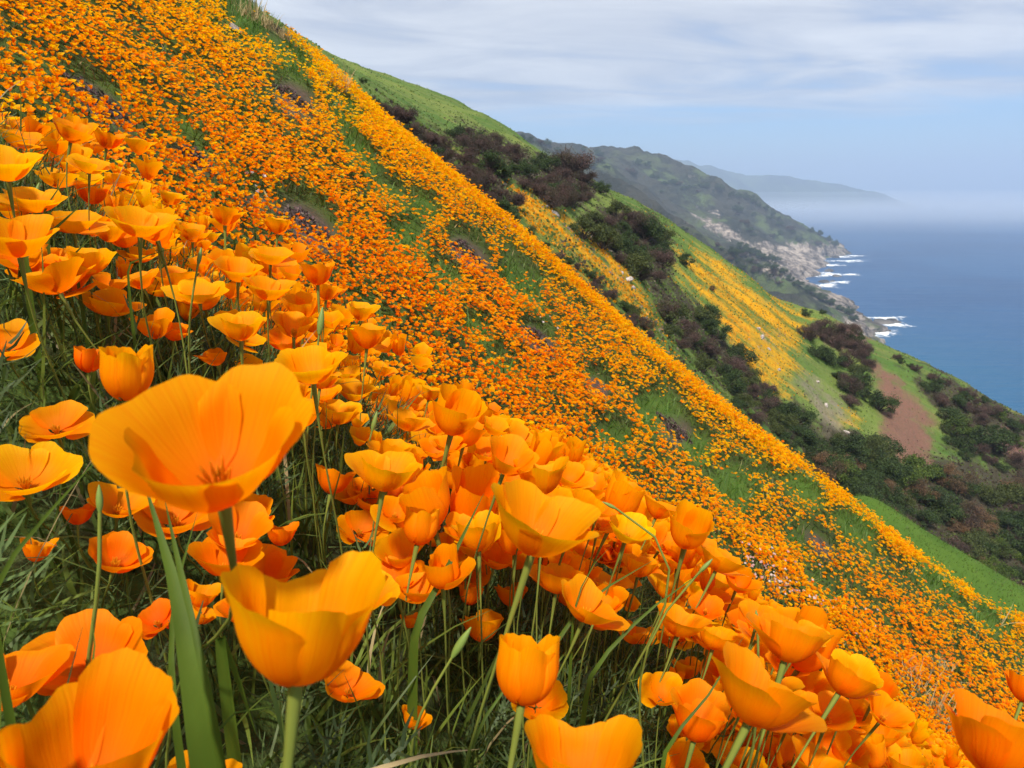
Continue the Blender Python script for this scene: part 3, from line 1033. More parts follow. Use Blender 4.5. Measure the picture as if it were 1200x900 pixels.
# (x, y, width) in the photograph, leaning towards the camera / to the sea side in degrees, how open (index), seed, warmth, spin, label
HERO = [
    (246, 512, 276, 38, 7, 2, 0, 1.00, 0.75, 'very large bowl-shaped orange poppy with its red-centred inside showing'),
    (358, 704, 205, 10, 8, 1, 0, 1.22, 0.4, 'large golden orange poppy cup on an upright green stem below the red-centred bowl poppy'),
    (105, 870, 200, 16, 12, 1, 0, 0.92, 0.9, 'large orange poppy cup with yellow rims low beside the broad grass blade'),
    (105, 762, 150, 34, 8, 4, 0, 0.80, 0.2, 'deep orange wide open poppy with a grass stalk lying across its petals'),
    (8, 785, 130, 20, 10, 3, 1, 0.72, 1.1, 'deep orange poppy leaning over a shaded hollow'),
    (232, 902, 100, 4, 10, 2, 0, 0.95, 0.3, 'rounded orange petal tops of a poppy under a curved pale grass blade'),
    (28, 545, 135, 28, 14, 4, 0, 1.30, 0.6, 'yellow-orange open poppy showing a pale yellow inner petal'),
    (62, 488, 88, 30, 10, 4, 1, 0.98, 0.3, None), (2, 392, 78, 24, 10, 3, 1, 1.1, 0.1, None),
    (150, 419, 60, 4, 10, 0, 0, 1.10, 0.5, 'small closed egg-shaped golden poppy beside a dark orange bud-like one'),
    (104, 411, 42, -4, 4, 0, 1, 0.62, 0.2, 'small dark red-orange shaded poppy in the grass'),
    (56, 316, 84, 4, -16, 3, 1, 0.95, 0.8, None), (128, 346, 78, 8, 14, 2, 1, 1.05, 0.2, None), (180, 372, 52, 10, 4, 1, 0, 1.05, 0.7, None),
    (204, 384, 40, 6, 14, 1, 1, 0.85, 0.1, None), (5, 182, 80, 10, 10, 3, 0, 1.35, 0.4, None), (24, 155, 52, 4, 14, 3, 1, 1.0, 0.0, None),
    (38, 226, 86, 12, 10, 4, 0, 1.15, 0.4, None), (18, 268, 92, 12, 10, 3, 0, 1.08, 0.9, None), (84, 252, 72, 10, 10, 4, 1, 1.12, 0.3, None),
    (108, 218, 42, 0, 10, 1, 0, 0.72, 0.3, None), (165, 250, 76, 8, 14, 3, 0, 1.18, 0.5, None), (128, 156, 36, 0, 20, 1, 0, 0.85, 0.5, None),
    (128, 262, 60, 6, 10, 2, 0, 1.1, 0.5, None),
    (264, 243, 56, -4, 6, 2, 0, 1.02, 0.3, 'orange poppy cup standing tall above the near clump'),
    (326, 257, 34, -4, 8, 1, 0, 1.12, 0.9, 'small golden poppy cup on its own in front of a bare purplish patch'),
    (226, 266, 44, 4, 10, 1, 1, 1.05, 0.3, None), (232, 335, 78, 14, 6, 4, 0, 1.28, 0.2, None), (282, 372, 78, 12, 8, 2, 0, 1.18, 0.9, None),
    (318, 292, 62, 10, 12, 4, 1, 1.15, 0.1, None), (372, 312, 44, -4, 2, 1, 0, 0.92, 0.4, None), (384, 335, 42, 0, 10, 1, 1, 0.98, 0.8, None),
    (424, 358, 50, 10, 8, 2, 0, 1.25, 0.3, None), (432, 386, 46, 0, 8, 1, 0, 1.0, 0.9, None), (364, 420, 84, 14, 0, 3, 0, 1.25, 0.1, None),
    (302, 428, 58, 20, 14, 3, 1, 1.22, 0.6, None), (252, 412, 52, 6, -4, 2, 1, 0.85, 0.4, None), (398, 476, 62, 14, 10, 2, 0, 1.25, 0.5, None),
    (316, 330, 60, 6, 10, 3, 0, 1.1, 0.5, None), (205, 318, 58, 6, 0, 3, 1, 0.98, 0.5, None), (280, 310, 56, 8, 12, 3, 0, 1.06, 0.1, None),
    (455, 541, 100, 14, 12, 2, 0, 1.15, 0.75, 'broad golden orange poppy cup just beyond a dark orange poppy in shade'),
    (394, 551, 56, -6, 12, 1, 0, 0.80, 0.2, None), (482, 486, 62, 6, 12, 2, 1, 1.15, 0.5, None), (416, 452, 50, 12, 12, 3, 0, 1.2, 0.2, None),
    (535, 552, 60, 4, 8, 2, 0, 1.15, 0.8, None), (497, 600, 42, 0, 12, 0, 0, 0.98, 0.3, None),
    (424, 614, 70, 36, 18, 4, 1, 1.0, 0.1, 'open poppy with separate petals spread like a bow tie above dark grass'),
    (560, 614, 66, 8, -2, 1, 0, 1.2, 0.6, None),
    (638, 602, 142, 16, 16, 3, 0, 1.06, 0.35, 'big broad orange poppy with overlapping petals beside the yellowest poppy'),
    (655, 668, 76, 8, 8, 2, 0, 0.95, 0.8, None),
    (740, 613, 66, 24, 14, 3, 0, 1.62, 0.7, 'yellowest poppy, pale golden, standing among deeper orange ones'),
    (694, 700, 88, 18, 18, 3, 1, 0.98, 0.2, None), (566, 724, 54, -2, 4, 1, 0, 1.08, 0.7, None),
    (622, 760, 74, 0, 10, 0, 0, 1.04, 0.25, 'half closed orange poppy with one petal wrapped across its front'),
    (552, 688, 34, 0, 6, 0, 1, 0.9, 0.3, None), (481, 722, 28, 4, 4, 1, 0, 0.9, 0.3, None),
    (412, 797, 70, 24, 14, 3, 1, 0.86, 0.5, 'orange poppy tucked under the large golden cup with a stalk before it'),
    (488, 836, 46, 4, 20, 1, 1, 0.95, 0.3, 'small narrow orange poppy alone in green feathery leaves'),
    (684, 872, 150, 6, 4, 1, 0, 0.98, 0.05, 'large upright orange poppy cup with a pointed outer petal'),
    (900, 800, 165, 6, 26, 2, 1, 0.84, 0.4, 'large deep orange poppy with folded petals leaning to the sea'),
    (930, 735, 112, 4, 16, 2, 0, 0.86, 0.9, None), (1000, 785, 90, 4, 34, 2, 0, 0.82, 0.3, None),
    (1180, 850, 130, 2, 22, 1, 0, 0.72, 0.9, 'large dark orange poppy standing apart beside dry grass stems'),
    (1205, 800, 60, 2, 22, 1, 1, 0.70, 0.2, None),
    (848, 650, 62, 6, 26, 3, 1, 0.98, 0.2, None), (785, 682, 56, 14, 16, 2, 0, 1.3, 0.5, None), (800, 722, 66, 6, 16, 3, 0, 1.02, 0.1, None),
    (842, 738, 66, 8, 16, 2, 0, 1.12, 0.4, None), (806, 775, 40, 0, 10, 1, 0, 0.9, 0.4, None), (822, 832, 74, 0, 16, 1, 0, 0.64, 0.5, None),
    (868, 885, 70, 10, 10, 2, 0, 1.25, 0.3, None), (960, 885, 90, 10, 22, 2, 1, 1.05, 0.7, None), (1062, 892, 50, 0, 4, 1, 0, 1.0, 0.3, None),
    (1025, 872, 30, 0, 4, 0, 0, 1.0, 0.3, None),
    (180, 722, 64, 34, -8, 4, 1, 0.62, 0.4, 'dark red-orange poppy half hidden behind the broad grass blade'),
    (236, 690, 46, 8, 20, 1, 0, 1.1, 0.3, None), (238, 716, 42, 6, 30, 1, 1, 1.08, 0.8, None),
    (205, 596, 100, 30, 10, 4, 1, 0.92, 0.5, None), (330, 619, 42, 8, 6, 1, 0, 0.72, 0.3, None), (92, 596, 38, 4, 4, 1, 0, 0.62, 0.6, None),
    (45, 637, 42, 4, 10, 1, 0, 0.95, 0.3, None), (752, 655, 60, 8, 12, 2, 0, 1.0, 0.5, None), (745, 735, 60, 6, 16, 2, 1, 0.9, 0.5, None),
    (600, 690, 40, 0, 8, 1, 0, 0.9, 0.5, None), (310, 350, 46, 6, 8, 3, 1, 1.1, 0.6, None), (345, 375, 56, 8, 8, 3, 0, 1.12, 0.1, None),
    (66, 200, 56, 6, 6, 3, 1, 1.12, 0.6, None), (140, 205, 44, 0, 6, 2, 1, 0.95, 0.5, None), (200, 225, 40, 4, 10, 2, 0, 1.1, 0.2, None),
    (775, 590, 50, 4, 22, 3, 0, 0.96, 0.5, None), (505, 455, 40, 6, 14, 2, 0, 1.12, 0.5, None), (450, 428, 40, 6, 14, 2, 1, 1.1, 0.5, None)]

GAPS = [[(0, 300), (75, 300), (130, 370), (215, 395), (215, 440), (90, 480), (0, 450)],
        [(60, 500), (140, 540), (150, 660), (260, 740), (240, 820), (120, 700), (0, 720), (0, 660), (70, 640)],
        [(240, 790), (370, 790), (480, 700), (450, 640), (540, 610), (600, 700), (560, 770), (600, 900), (250, 900)],
        [(600, 690), (680, 720), (760, 780), (800, 880), (720, 880), (590, 830)],
        [(290, 560), (450, 590), (470, 640), (440, 680), (420, 640), (290, 640)],
        [(1040, 760), (1120, 760), (1160, 900), (1070, 900)],
        [(150, 560), (260, 600), (300, 660), (260, 800), (160, 800)]]


def place_poppies():
    rg = np.random.default_rng(3)
    placed, low = [], []
    for (cx, cy_, w, c, s, ki, sd, warm, spin, label) in HERO:
        lod = 'fine' if w >= 60 else 'mid'
        diam = HEADS[(lod, ki, sd)][1]
        c_, s_ = math.radians(c - 20 * float(smooth(cy_, 250, 650))), math.radians(s)
        axis = np.array([math.sin(s_), -math.sin(c_), 0])
        axis[2] = math.sqrt(max(0.05, 1 - axis @ axis))
        k = 1.0
        t = FPX * diam * 1.0 / w
        hh = 0.020 + 0.012 * (1 - OPEN[ki])
        for _ in range(60):
            size = w * t / FPX / diam
            base = raydir(cx, cy_) * t - axis * hh * size
            if base[2] - ground(base[0], base[1]) > 0.10:
                break
            t *= 0.97
        h = base[2] - ground(base[0], base[1])
        low.append((round(float(h), 2), round(float(size), 2)))
        lean = np.array([axis[0], axis[1]]) * h * 0.5
        rx, ry = base[0] - lean[0], base[1] - lean[1] + 0.05
        if w > 250:                   # its stalk comes from uphill, behind the blades
            rx, ry = rx - 0.13, ry + 0.04
        root = np.array([rx, ry, float(ground(rx, ry))])
        placed.append(dict(root=root, base=base, axis=axis, spin=spin * math.pi / 2, size=size, kind=(ki, sd), lod=lod, warm=warm, label=label,
                           px=cx, py=cy_, w=w, t=t, hero=True))
    print('hero heights', sorted(low)[:12], sorted(low)[-6:])
    # the rest of the near clump, thinning out over its brow
    n = 26000
    x = rg.uniform(-1.6, 3.6, n)
    y = rg.uniform(0.28, 3.8, n)
    z = ground(x, y)
    h = np.clip(rg.normal(0.25, 0.045, n), 0.13, 0.36)
    h = np.where(y > 1.3, h * 0.85, h)
    top = np.stack([x, y, z + h], -1)
    px, py, t = proj(top)
    dm = rg.uniform(0.050, 0.072, n)
    w = FPX * dm / np.maximum(t, 0.05)
    keep = (t > 0.5) & (px > -80) & (px < 1280) & (py > -60) & (py < 980)
    gapped = np.zeros(n, bool)
    for g in GAPS:
        gapped |= in_poly(px, py, g)
    keep &= ~(gapped & (t < 1.5) & (rg.random(n) > 0.04))
    keep &= ~((w > 74))
    keep &= rg.random(n) < np.where(y < 1.25, 0.9, 0.9)
    brow = np.interp(px, [-100, 0, 140, 270, 340, 440, 520, 650, 800, 900, 1000, 1300], [130, 138, 155, 232, 256, 352, 430, 520, 605, 690, 800, 1000])
    keep &= ~((py < brow) & (w > 20))
    hp = np.array([(p['px'], p['py'], p['w'], p['t']) for p in placed])
    got = np.zeros((6000, 4))
    k = 0
    for i in np.nonzero(keep)[0]:
        if ((t[i] < hp[:, 3] + 0.03) & (np.hypot(px[i] - hp[:, 0], py[i] - hp[:, 1]) < 0.40 * (hp[:, 2] + w[i]))).any():
            continue
        g = got[:k]
        if k >= 6000 or ((np.abs(t[i] - g[:, 3]) < 0.10) & (np.hypot(px[i] - g[:, 0], py[i] - g[:, 1]) < 0.16 * (g[:, 2] + w[i]))).any():
            continue
        got[k] = (px[i], py[i], w[i], t[i])
        k += 1
        a = np.array([rg.normal(0.16, 0.16), rg.normal(-0.14, 0.2), 1.0])
        a /= np.linalg.norm(a)
        ki = int(rg.choice([0, 1, 2, 3, 4], p=[.06, .20, .30, .28, .16]))
        sd = int(rg.integers(0, 6))
        size = dm[i] / HEADS[('mid', ki, sd)][1]
        root = np.array([x[i] - a[0] * 0.06, y[i] - a[1] * 0.06, 0])
        root[2] = ground(root[0], root[1])
        placed.append(dict(root=root, base=top[i] - a * 0.02, axis=a, spin=rg.uniform(0, 6.3), size=size, kind=(ki, sd), lod='mid',
                           warm=float(np.clip(rg.normal(1.04, 0.15), 0.65, 1.5)), label=None, px=px[i], py=py[i], w=w[i], t=t[i], hero=False))
    # close blooms that overlap in the thick of the clump, on the brow and in the shade below
    for poly, m, (t0, t1), wm in (([(0, 145), (140, 165), (270, 245), (350, 275), (450, 375), (520, 450), (620, 545), (560, 600), (470, 560), (400, 500), (300, 465), (210, 405), (150, 345), (60, 300), (0, 290)], 190, (0.6, 1.02), 1.08),
                              ([(560, 560), (650, 540), (760, 580), (860, 640), (900, 700), (1040, 800), (1060, 900), (860, 900), (800, 780), (690, 710), (600, 650)], 120, (0.6, 1.05), 1.0),
                              ([(90, 560), (300, 590), (340, 640), (260, 760), (150, 760)], 15, (0.5, 0.75), 0.8), ([(380, 560), (560, 600), (620, 700), (500, 700), (400, 640)], 16, (0.55, 0.9), 0.98),
                              ([(0, 290), (90, 300), (200, 400), (100, 460), (0, 460)], 4, (0.75, 0.95), 0.9)):
        k = tr = 0
        pts = []
        while k < m and tr < 14000:
            tr += 1
            x_, y_ = rg.uniform(0, 1100), rg.uniform(120, 900)
            if not in_poly(np.array([x_]), np.array([y_]), poly)[0]:
                continue
            tt = rg.uniform(t0, t1)
            ki, sd = int(rg.choice([0, 1, 2, 3, 4], p=[.05, .2, .3, .3, .15])), int(rg.integers(0, 6))
            dm_ = rg.uniform(0.050, 0.072)
            ww = FPX * dm_ / tt
            a = np.array([rg.normal(0.18, 0.16), rg.normal(-0.10, 0.2), 1.0])
            a /= np.linalg.norm(a)
            b_ = raydir(x_, y_) * tt - a * 0.022
            hh_ = b_[2] - float(ground(b_[0], b_[1]))
            if not 0.10 < hh_ < 0.46 or any(math.hypot(x_ - p_[0], y_ - p_[1]) < 0.17 * (ww + p_[2]) for p_ in pts):
                continue
            if ((tt < hp[:, 3] + 0.03) & (np.hypot(x_ - hp[:, 0], y_ - hp[:, 1]) < 0.36 * (hp[:, 2] + ww))).any():
                continue
            root = np.array([b_[0] - a[0] * 0.1, b_[1] - a[1] * 0.1 + 0.03, 0])
            root[2] = ground(root[0], root[1])
            placed.append(dict(root=root, base=b_, axis=a, spin=rg.uniform(0, 6.3), size=dm_ / HEADS[('mid', ki, sd)][1], kind=(ki, sd), lod='mid',
                               warm=float(np.clip(rg.normal(wm, 0.14), 0.6, 1.5)), label=None, px=x_, py=y_, w=ww, t=tt, hero=False))
            pts.append((x_, y_, ww))
            k += 1
    vis = [p for p in placed if p['hero']]
    oth = sorted([p for p in placed if not p['hero']], key=lambda p: -p['w'] * (1 if (-20 < p['px'] < 1220 and 0 < p['py'] < 920) else 0.1))
    n_ind = 300 - len(vis)
    print('near poppies', len(placed), 'smallest single', oth[n_ind]['w'] if len(oth) > n_ind else None)
    return vis + oth[:n_ind], oth[n_ind:]


def label_for(p):
    x, y = p['root'][0], p['root'][1]
    op, wm = p['kind'][0], p['warm']
    shape = 'closed' if op == 0 else ('cup-shaped' if op <= 2 else 'wide open')
    hue = 'deep orange' if wm < 0.92 else ('golden yellow-orange' if wm > 1.17 else 'bright orange')
    size = 'large' if p['w'] > 70 else ('mid-sized' if p['w'] > 36 else 'small')
    where = 'in the thick clump uphill of the bowl poppy' if (x < -0.18) else (
        'on the brow beside the broad overlapping poppy' if x < 0.10 else 'on the brow downhill towards the sea')
    return f'{size} {shape} {hue} poppy {where}', f'{size} {shape} {hue} poppies {where}'


SINGLE, REST = place_poppies()
rg_p = np.random.default_rng(8)
for p in SINGLE:
    lab, grp = (p['label'], None) if p['label'] else label_for(p)
    poppy(p['root'], p['base'], p['axis'], p['spin'], p['size'], p['kind'], p['lod'], p['warm'], rg_p, lab,
          grp or 'named poppies of the near clump', 1.22 if p['w'] > 190 else (1.1 if p['w'] > 90 else 1.0))


def head_proto(opn, na, nr, seed):
    rg = np.random.default_rng(seed)
    V, Q, R_, o = [], [], [], 0
    for k in range(4):
        P, r, a = petal_shape(np.clip(opn + rg.normal(0, 0.09), 0, 1.1), 0.040, k * math.pi / 2 + rg.normal(0, .12), math.radians(rg.uniform(44, 58)), na, nr, rg, k % 2)
        V.append(P)
        Q.append(grid_quads(nr, na) + o)
        R_.append(r)
        o += len(P)
    return np.concatenate(V), np.concatenate(Q), np.concatenate(R_)


def poppy_mass(name, base, axis, spin, size, warm, protos, pick, label):
    V, Q, R_, C_, o = [], [], [], [], 0
    for k, (pv, pq, pr) in enumerate(protos):
        m = pick == k
        if not m.any():
            continue
        v, q = scatter(pv, pq, rot_axis(axis[m], spin[m]), base[m], size[m])
        V.append(v)
        Q.append(q + o)
        R_.append(np.tile(pr, m.sum()))
        t = np.repeat(warm[m], len(pv))
        C_.append(np.stack([np.ones_like(t), t, np.ones_like(t)], -1))
        o += len(v)
    me = mesh_np(name, np.concatenate(V), np.concatenate(Q), floats={'along': np.concatenate(R_)}, colors={'tint': np.concatenate(C_)})
    add(name, me, MAT['petal_field'], label=label, cat='poppies', kind='stuff')


def field():
    rg = np.random.default_rng(17)
    # poppies of the near clump beyond the 300 largest
    pr_mid = [head_proto(o, 4, 4, 200 + i) for i, o in enumerate((0.1, 0.25, 0.4, 0.5, 0.65))]
    b = np.array([p['base'] for p in REST])
    ax = np.array([p['axis'] for p in REST])
    poppy_mass('poppies_on_the_brow', b, ax, np.array([p['spin'] for p in REST]), np.array([p['size'] for p in REST]),
               np.array([p['warm'] for p in REST]), pr_mid, np.array([p['kind'][0] for p in REST]),
               'small orange poppies massed along the brow behind the near clump')
    # the slope behind
    n = 720000
    x = rg.uniform(-13, 15, n)
    y = rg.uniform(2.6, 17.5, n)
    q0x, q0y, _ = proj(np.stack([x, y, ground(x, y) + 0.18], -1))
    m = (q0x > -160) & (q0x < 1360) & (q0y > -160) & (q0y < 1000)
    x, y = x[m], y[m]
    n = len(x)
    d, bare, green = cover_fields(x, y)
    clump = vnoise(x * 5.5, y * 7.5, 0.3, 91) * 0.5 + 0.5
    keep = rg.random(n) < d * (0.35 + 0.75 * clump) * 1.0
    x, y, clump = x[keep], y[keep], clump[keep]
    z = ground(x, y)
    h = np.clip(rg.normal(0.19, 0.05, len(x)), 0.08, 0.34)
    px, py, t = proj(np.stack([x, y, z + h], -1))
    m = (px > -160) & (px < 1360) & (py > -160) & (py < 1000)
    x, y, z, h, clump = x[m], y[m], z[m], h[m], clump[m]
    n = len(x)
    ax = np.stack([rg.normal(0.25, 0.28, n), rg.normal(-0.1, 0.28, n), np.ones(n)], -1)
    big = fbm(x * 0.4, y * 0.6, 3, 95, 3)
    warm = np.clip(rg.normal(1.20, 0.26, n) + 0.26 * big + 0.22 * smooth(y, 7, 10.5), 0.6, 2.0)
    size = rg.uniform(0.48, 1.0, n)
    protos = [head_proto(o, 3, 3, 300 + i) for i, o in enumerate((0.4, 0.7))] + [head_proto(o, 2, 3, 310 + i) for i, o in enumerate((0.4, 0.75))] + [head_proto(o, 2, 2, 320 + i) for i, o in enumerate((0.55, 0.7, 0.85, 1.0))]
    print('slope poppies', n)
    poppy_mass('poppies_on_the_slope', np.stack([x, y, z + h], -1), ax, rg.uniform(0, 6.3, n), size, warm, protos, np.where(y < 4.6, rg.integers(0, 2, n), np.where(y < 6.4, rg.integers(2, 4, n), rg.integers(4, 8, n))),
               'countless orange poppies carpeting the steep slope')


field()

# ------------------------------------------------------------------ grass and leaves
def blade_proto(seg, bend, w=1.0):
    """a unit-high blade that bends over towards +x"""
    t = np.linspace(0, 1, seg + 1)
    ang = bend * t
    x = np.concatenate([[0], np.cumsum(np.sin(ang[1:]) / seg)])
    z = np.concatenate([[0], np.cumsum(np.cos(ang[1:]) / seg)])
    wd = w * np.clip(1.05 - t ** 2.2, 0.04, 1) * (0.75 + 0.25 * np.minimum(1, t * 4))
    v = np.stack([np.stack([x, -wd, z], -1), np.stack([x, wd, z], -1)], 1).reshape(-1, 3)
    return v, grid_quads(seg + 1, 2)


def blades(name, x, y, length, width, tint, rg, bends, lean, seg, label, kind='stuff', mat='grass', cat='grass'):
    z = ground(x, y) - 0.01
    n = len(x)
    pick = rg.integers(0, len(bends), n)
    V, Q, C_, o = [], [], [], 0
    for k, b in enumerate(bends):
        m = pick == k
        pv, pq = blade_proto(seg, b, 0.5)
        ax = np.stack([rg.normal(lean[0], lean[2], m.sum()), rg.normal(lean[1], lean[2], m.sum()), np.ones(m.sum())], -1)
        S = np.stack([length[m], width[m], length[m]], -1)
        v, q = scatter(pv, pq, rot_axis(ax, rg.uniform(0, 6.3, m.sum())), np.stack([x[m], y[m], z[m]], -1), S)
        V.append(v)
        Q.append(q + o)
        C_.append(np.repeat(tint[m], len(pv), 0))
        o += len(v)
    me = mesh_np(name, np.concatenate(V), np.concatenate(Q), colors={'tint': np.concatenate(C_)})
    add(name, me, MAT[mat], label=label, cat=cat, kind=kind)


def greens(n, rg, dark=(0.035, 0.060, 0.009), light=(0.155, 0.205, 0.030), dry=0.07):
    k = rg.random(n)[:, None]
    c = np.array(dark) * (1 - k) + np.array(light) * k
    m = rg.random(n) < dry
    c[m] = np.array([0.33, 0.26, 0.12]) * rg.uniform(0.6, 1.2, (m.sum(), 1))
    return c


def clear_of_heads(x, y, L):
    # grass does not grow up through an open flower
    z = ground(x, y)
    for p in SINGLE:
        b = p['base']
        near = np.hypot(x - b[0], y - b[1]) < 0.030 + 0.012 * p['size']
        L = np.where(near, np.minimum(L, np.maximum(0.03, (b[2] - z) * 0.85)), L)
    return L


def foliage():
    rg = np.random.default_rng(23)
    # grass under the near clump
    n = 26000
    x, y = rg.uniform(-1.5, 2.6, n), rg.uniform(0.05, 2.2, n)
    px, py, t = proj(np.stack([x, y, ground(x, y) + 0.1], -1))
    m = (px > -200) & (px < 1400) & (py < 1300) & (t > 0.16)
    x, y = x[m], y[m]
    n = len(x)
    blades('grass_under_poppies', x, y, clear_of_heads(x, y, rg.uniform(0.07, 0.24, n)), rg.uniform(0.0022, 0.0055, n), greens(n, rg), rg, (0.3, 0.7, 1.2, 1.7), (0.12, -0.02, 0.3), 6,
           'fine green grass under the near poppies')
    # feathery grey-green poppy leaves
    parts = []
    r2 = np.random.default_rng(4)
    for k in range(20):
        t0 = 0.2 + 0.75 * k / 20
        a = k * 2.4
        L = 0.42 * (1.15 - t0)
        b = np.array([0.10 * t0 * t0, 0, t0])
        d = np.array([math.cos(a) * 0.8, math.sin(a) * 0.8, 0.6])
        s_ = np.cross(d, [0, 0, 1.0])
        s_ = s_ / np.linalg.norm(s_) * 0.0095
        v = np.array([b - s_, b + s_, b + d * L * 0.6 + s_ * 0.9, b + d * L * 0.6 - s_ * 0.9, b + d * L + np.array([0, 0, 0.06]) + s_ * 0.2, b + d * L + np.array([0, 0, 0.06]) - s_ * 0.2])
        parts.append((v, np.array([(0, 1, 2, 3), (3, 2, 4, 5)])))
    pv, pq = join_vq(parts)
    n = 3500
    x, y = rg.uniform(-1.4, 2.2, n), rg.uniform(0.05, 1.9, n)
    z = ground(x, y) - 0.01
    px, py, t = proj(np.stack([x, y, z + 0.1], -1))
    m = (px > -150) & (px < 1350) & (py < 1250) & (t > 0.2)
    x, y, z = x[m], y[m], z[m]
    n = len(x)
    ax = np.stack([rg.normal(0.1, 0.45, n), rg.normal(0, 0.45, n), np.ones(n)], -1)
    v, q = scatter(pv, pq, rot_axis(ax, rg.uniform(0, 6.3, n)), np.stack([x, y, z], -1), clear_of_heads(x, y, rg.uniform(0.08, 0.19, n)))
    tint = np.array([0.080, 0.120, 0.038]) * rg.uniform(0.5, 1.6, (n, 1))
    me = mesh_np('poppy_foliage', v, q, colors={'tint': np.repeat(tint, len(pv), 0)})
    add('poppy_foliage', me, MAT['grass'], label='feathery grey-green poppy leaves under the near clump', cat='leaves', kind='stuff')
    # grass between the poppies of the slope
    n = 105000
    x, y = rg.uniform(-13, 15, n), rg.uniform(2.0, 17.5, n)
    d, bare, green = cover_fields(x, y)
    z = ground(x, y)
    px, py, t = proj(np.stack([x, y, z + 0.1], -1))
    m = (px > -120) & (px < 1320) & (py > -120) & (py < 960) & (rg.random(n) > bare * 1.1)
    x, y, green = x[m], y[m], green[m]
    n = len(x)
    lush = np.maximum(green, smooth(x, 6, 9) * smooth(y, 9.8, 11))
    tint = greens(n, rg, (0.030, 0.060, 0.010), (0.13, 0.20, 0.03), 0.07)
    tint = tint * (1 - 0.5 * lush[:, None]) + np.array([0.075, 0.175, 0.018]) * 0.6 * lush[:, None]
    swell = (x > 5.5) & (y > 11.5)
    tone = (1 + 0.55 * fbm(x * 0.35, y * 1.1, 2, 88, 4))[:, None]
    tint = np.where(swell[:, None], tint * tone * np.array([1.1, 0.9, 1.0]), tint)
    L = np.where(swell, rg.uniform(0.04, 0.09, n), rg.uniform(0.06, 0.19, n) * (1 + 0.35 * lush))
    blades('grass_on_the_slope', x, y, L, rg.uniform(0.008, 0.016, n), tint, rg, (0.3, 0.8, 1.3), (0.18, 0.0, 0.28), 2,
           'green grass growing between the poppies of the slope')


foliage()

# ------------------------------------------------------------------ single long blades, stalks and buds among the near poppies
def near_path(pts, depth):
    """points (x, y) of the photograph, all about depth metres away, carried on down to the soil"""
    P = [raydir(x, y) * (depth + 0.02 * i) for i, (x, y) in enumerate(pts)]
    r = P[0] - (P[1] - P[0]) * 0.35
    g = float(ground(r[0], r[1])) - 0.015
    root = np.array([r[0], r[1], min(g, P[0][2] - 0.02)])
    return [root] + P


def ribbon(P, w, fold=0.25, n=16):
    P = np.asarray(P, float)
    d = np.concatenate([[0], np.cumsum(np.linalg.norm(np.diff(P, axis=0), axis=1))])
    s_ = np.linspace(0, d[-1], n)
    C = np.stack([pchip(d, P[:, k], s_) for k in range(3)], -1)
    T = np.gradient(C, axis=0)
    T /= np.linalg.norm(T, axis=1, keepdims=True)
    side = np.cross(T, C)                                  # roughly across the line of sight, so the blade shows its face
    side /= np.linalg.norm(side, axis=1, keepdims=True) + 1e-9
    nrm = np.cross(side, T)
    t = np.linspace(0, 1, n)
    wd = (w * np.clip(1.0 - t ** 2.6, 0.02, 1) * (0.6 + 0.4 * np.minimum(1, t * 3)))[:, None]
    V = np.stack([C - side * wd, C + nrm * wd * fold, C + side * wd], 1).reshape(-1, 3)
    return V, grid_quads(n, 3)


BLADES = [([(232, 860), (205, 690), (166, 556)], 0.34, 0.0085, 'broad dark green grass blade rising in front of the red-centred bowl poppy', 'blade'),
          ([(246, 850), (222, 720), (193, 585)], 0.36, 0.0065, 'second broad green grass blade close against the broadest one', 'blade'),
          ([(205, 840), (205, 700), (232, 598)], 0.40, 0.0030, 'narrow dark grass blade crossing behind the broadest blade', 'blade'),
          ([(486, 745), (522, 670), (567, 578)], 0.60, 0.0050, 'straight green grass blade pointing at the broad overlapping poppy', 'blade'),
          ([(-10, 700), (50, 610), (132, 520)], 0.34, 0.0026, 'long yellowish stalk slanting up beside the yellow-orange open poppy', 'blade'),
          ([(232, 900), (262, 842), (318, 828)], 0.36, 0.0034, 'curved pale green grass blade arching over a rounded poppy', 'blade'),
          ([(258, 745), (280, 800), (300, 860)], 0.44, 0.0045, 'flat green grass blade drooping below the large golden cup', 'blade'),
          ([(690, 800), (750, 725), (826, 668)], 0.62, 0.0032, 'long green stalk slanting across orange poppies below the yellowest one', 'blade'),
          ([(640, 780), (690, 705), (768, 655)], 0.66, 0.0034, 'green stalk slanting beside the yellowest poppy', 'blade'),
          ([(672, 720), (690, 670), (716, 640)], 0.66, 0.0022, 'thin green stalk right under the yellowest poppy', 'blade'),
          ([(430, 905), (500, 885), (562, 878)], 0.42, 0.0036, 'pale blade lying almost flat in the dark grass', 'dry_blade'),
          ([(780, 880), (830, 815), (872, 745)], 0.55, 0.0030, 'dark stalk leaning against the large deep orange poppy', 'blade'),
          ([(30, 300), (60, 272), (100, 236)], 0.72, 0.0040, 'thick dark stalk slanting across the uphill clump', 'blade'),
          ([(52, 252), (66, 225), (80, 200)], 0.80, 0.0022, 'short dark stalk standing over a yellow-rimmed poppy', 'blade'),
          ([(88, 300), (100, 285), (116, 272)], 0.78, 0.0022, 'short green stalk by the golden poppies uphill', 'blade'),
          ([(150, 312), (178, 298), (215, 288)], 0.76, 0.0020, 'thin pale stalk bent across the uphill poppies', 'blade'),
          ([(95, 860), (110, 780), (108, 720)], 0.34, 0.0024, 'dark stalk lying over the deep orange open poppy', 'blade'),
          ([(545, 900), (575, 830), (640, 760)], 0.50, 0.0028, 'green blade rising towards the half closed poppy', 'blade'),
          ([(330, 460), (345, 420), (372, 385)], 0.80, 0.0022, 'dry brownish stalk in front of a golden poppy', 'dry_blade')]
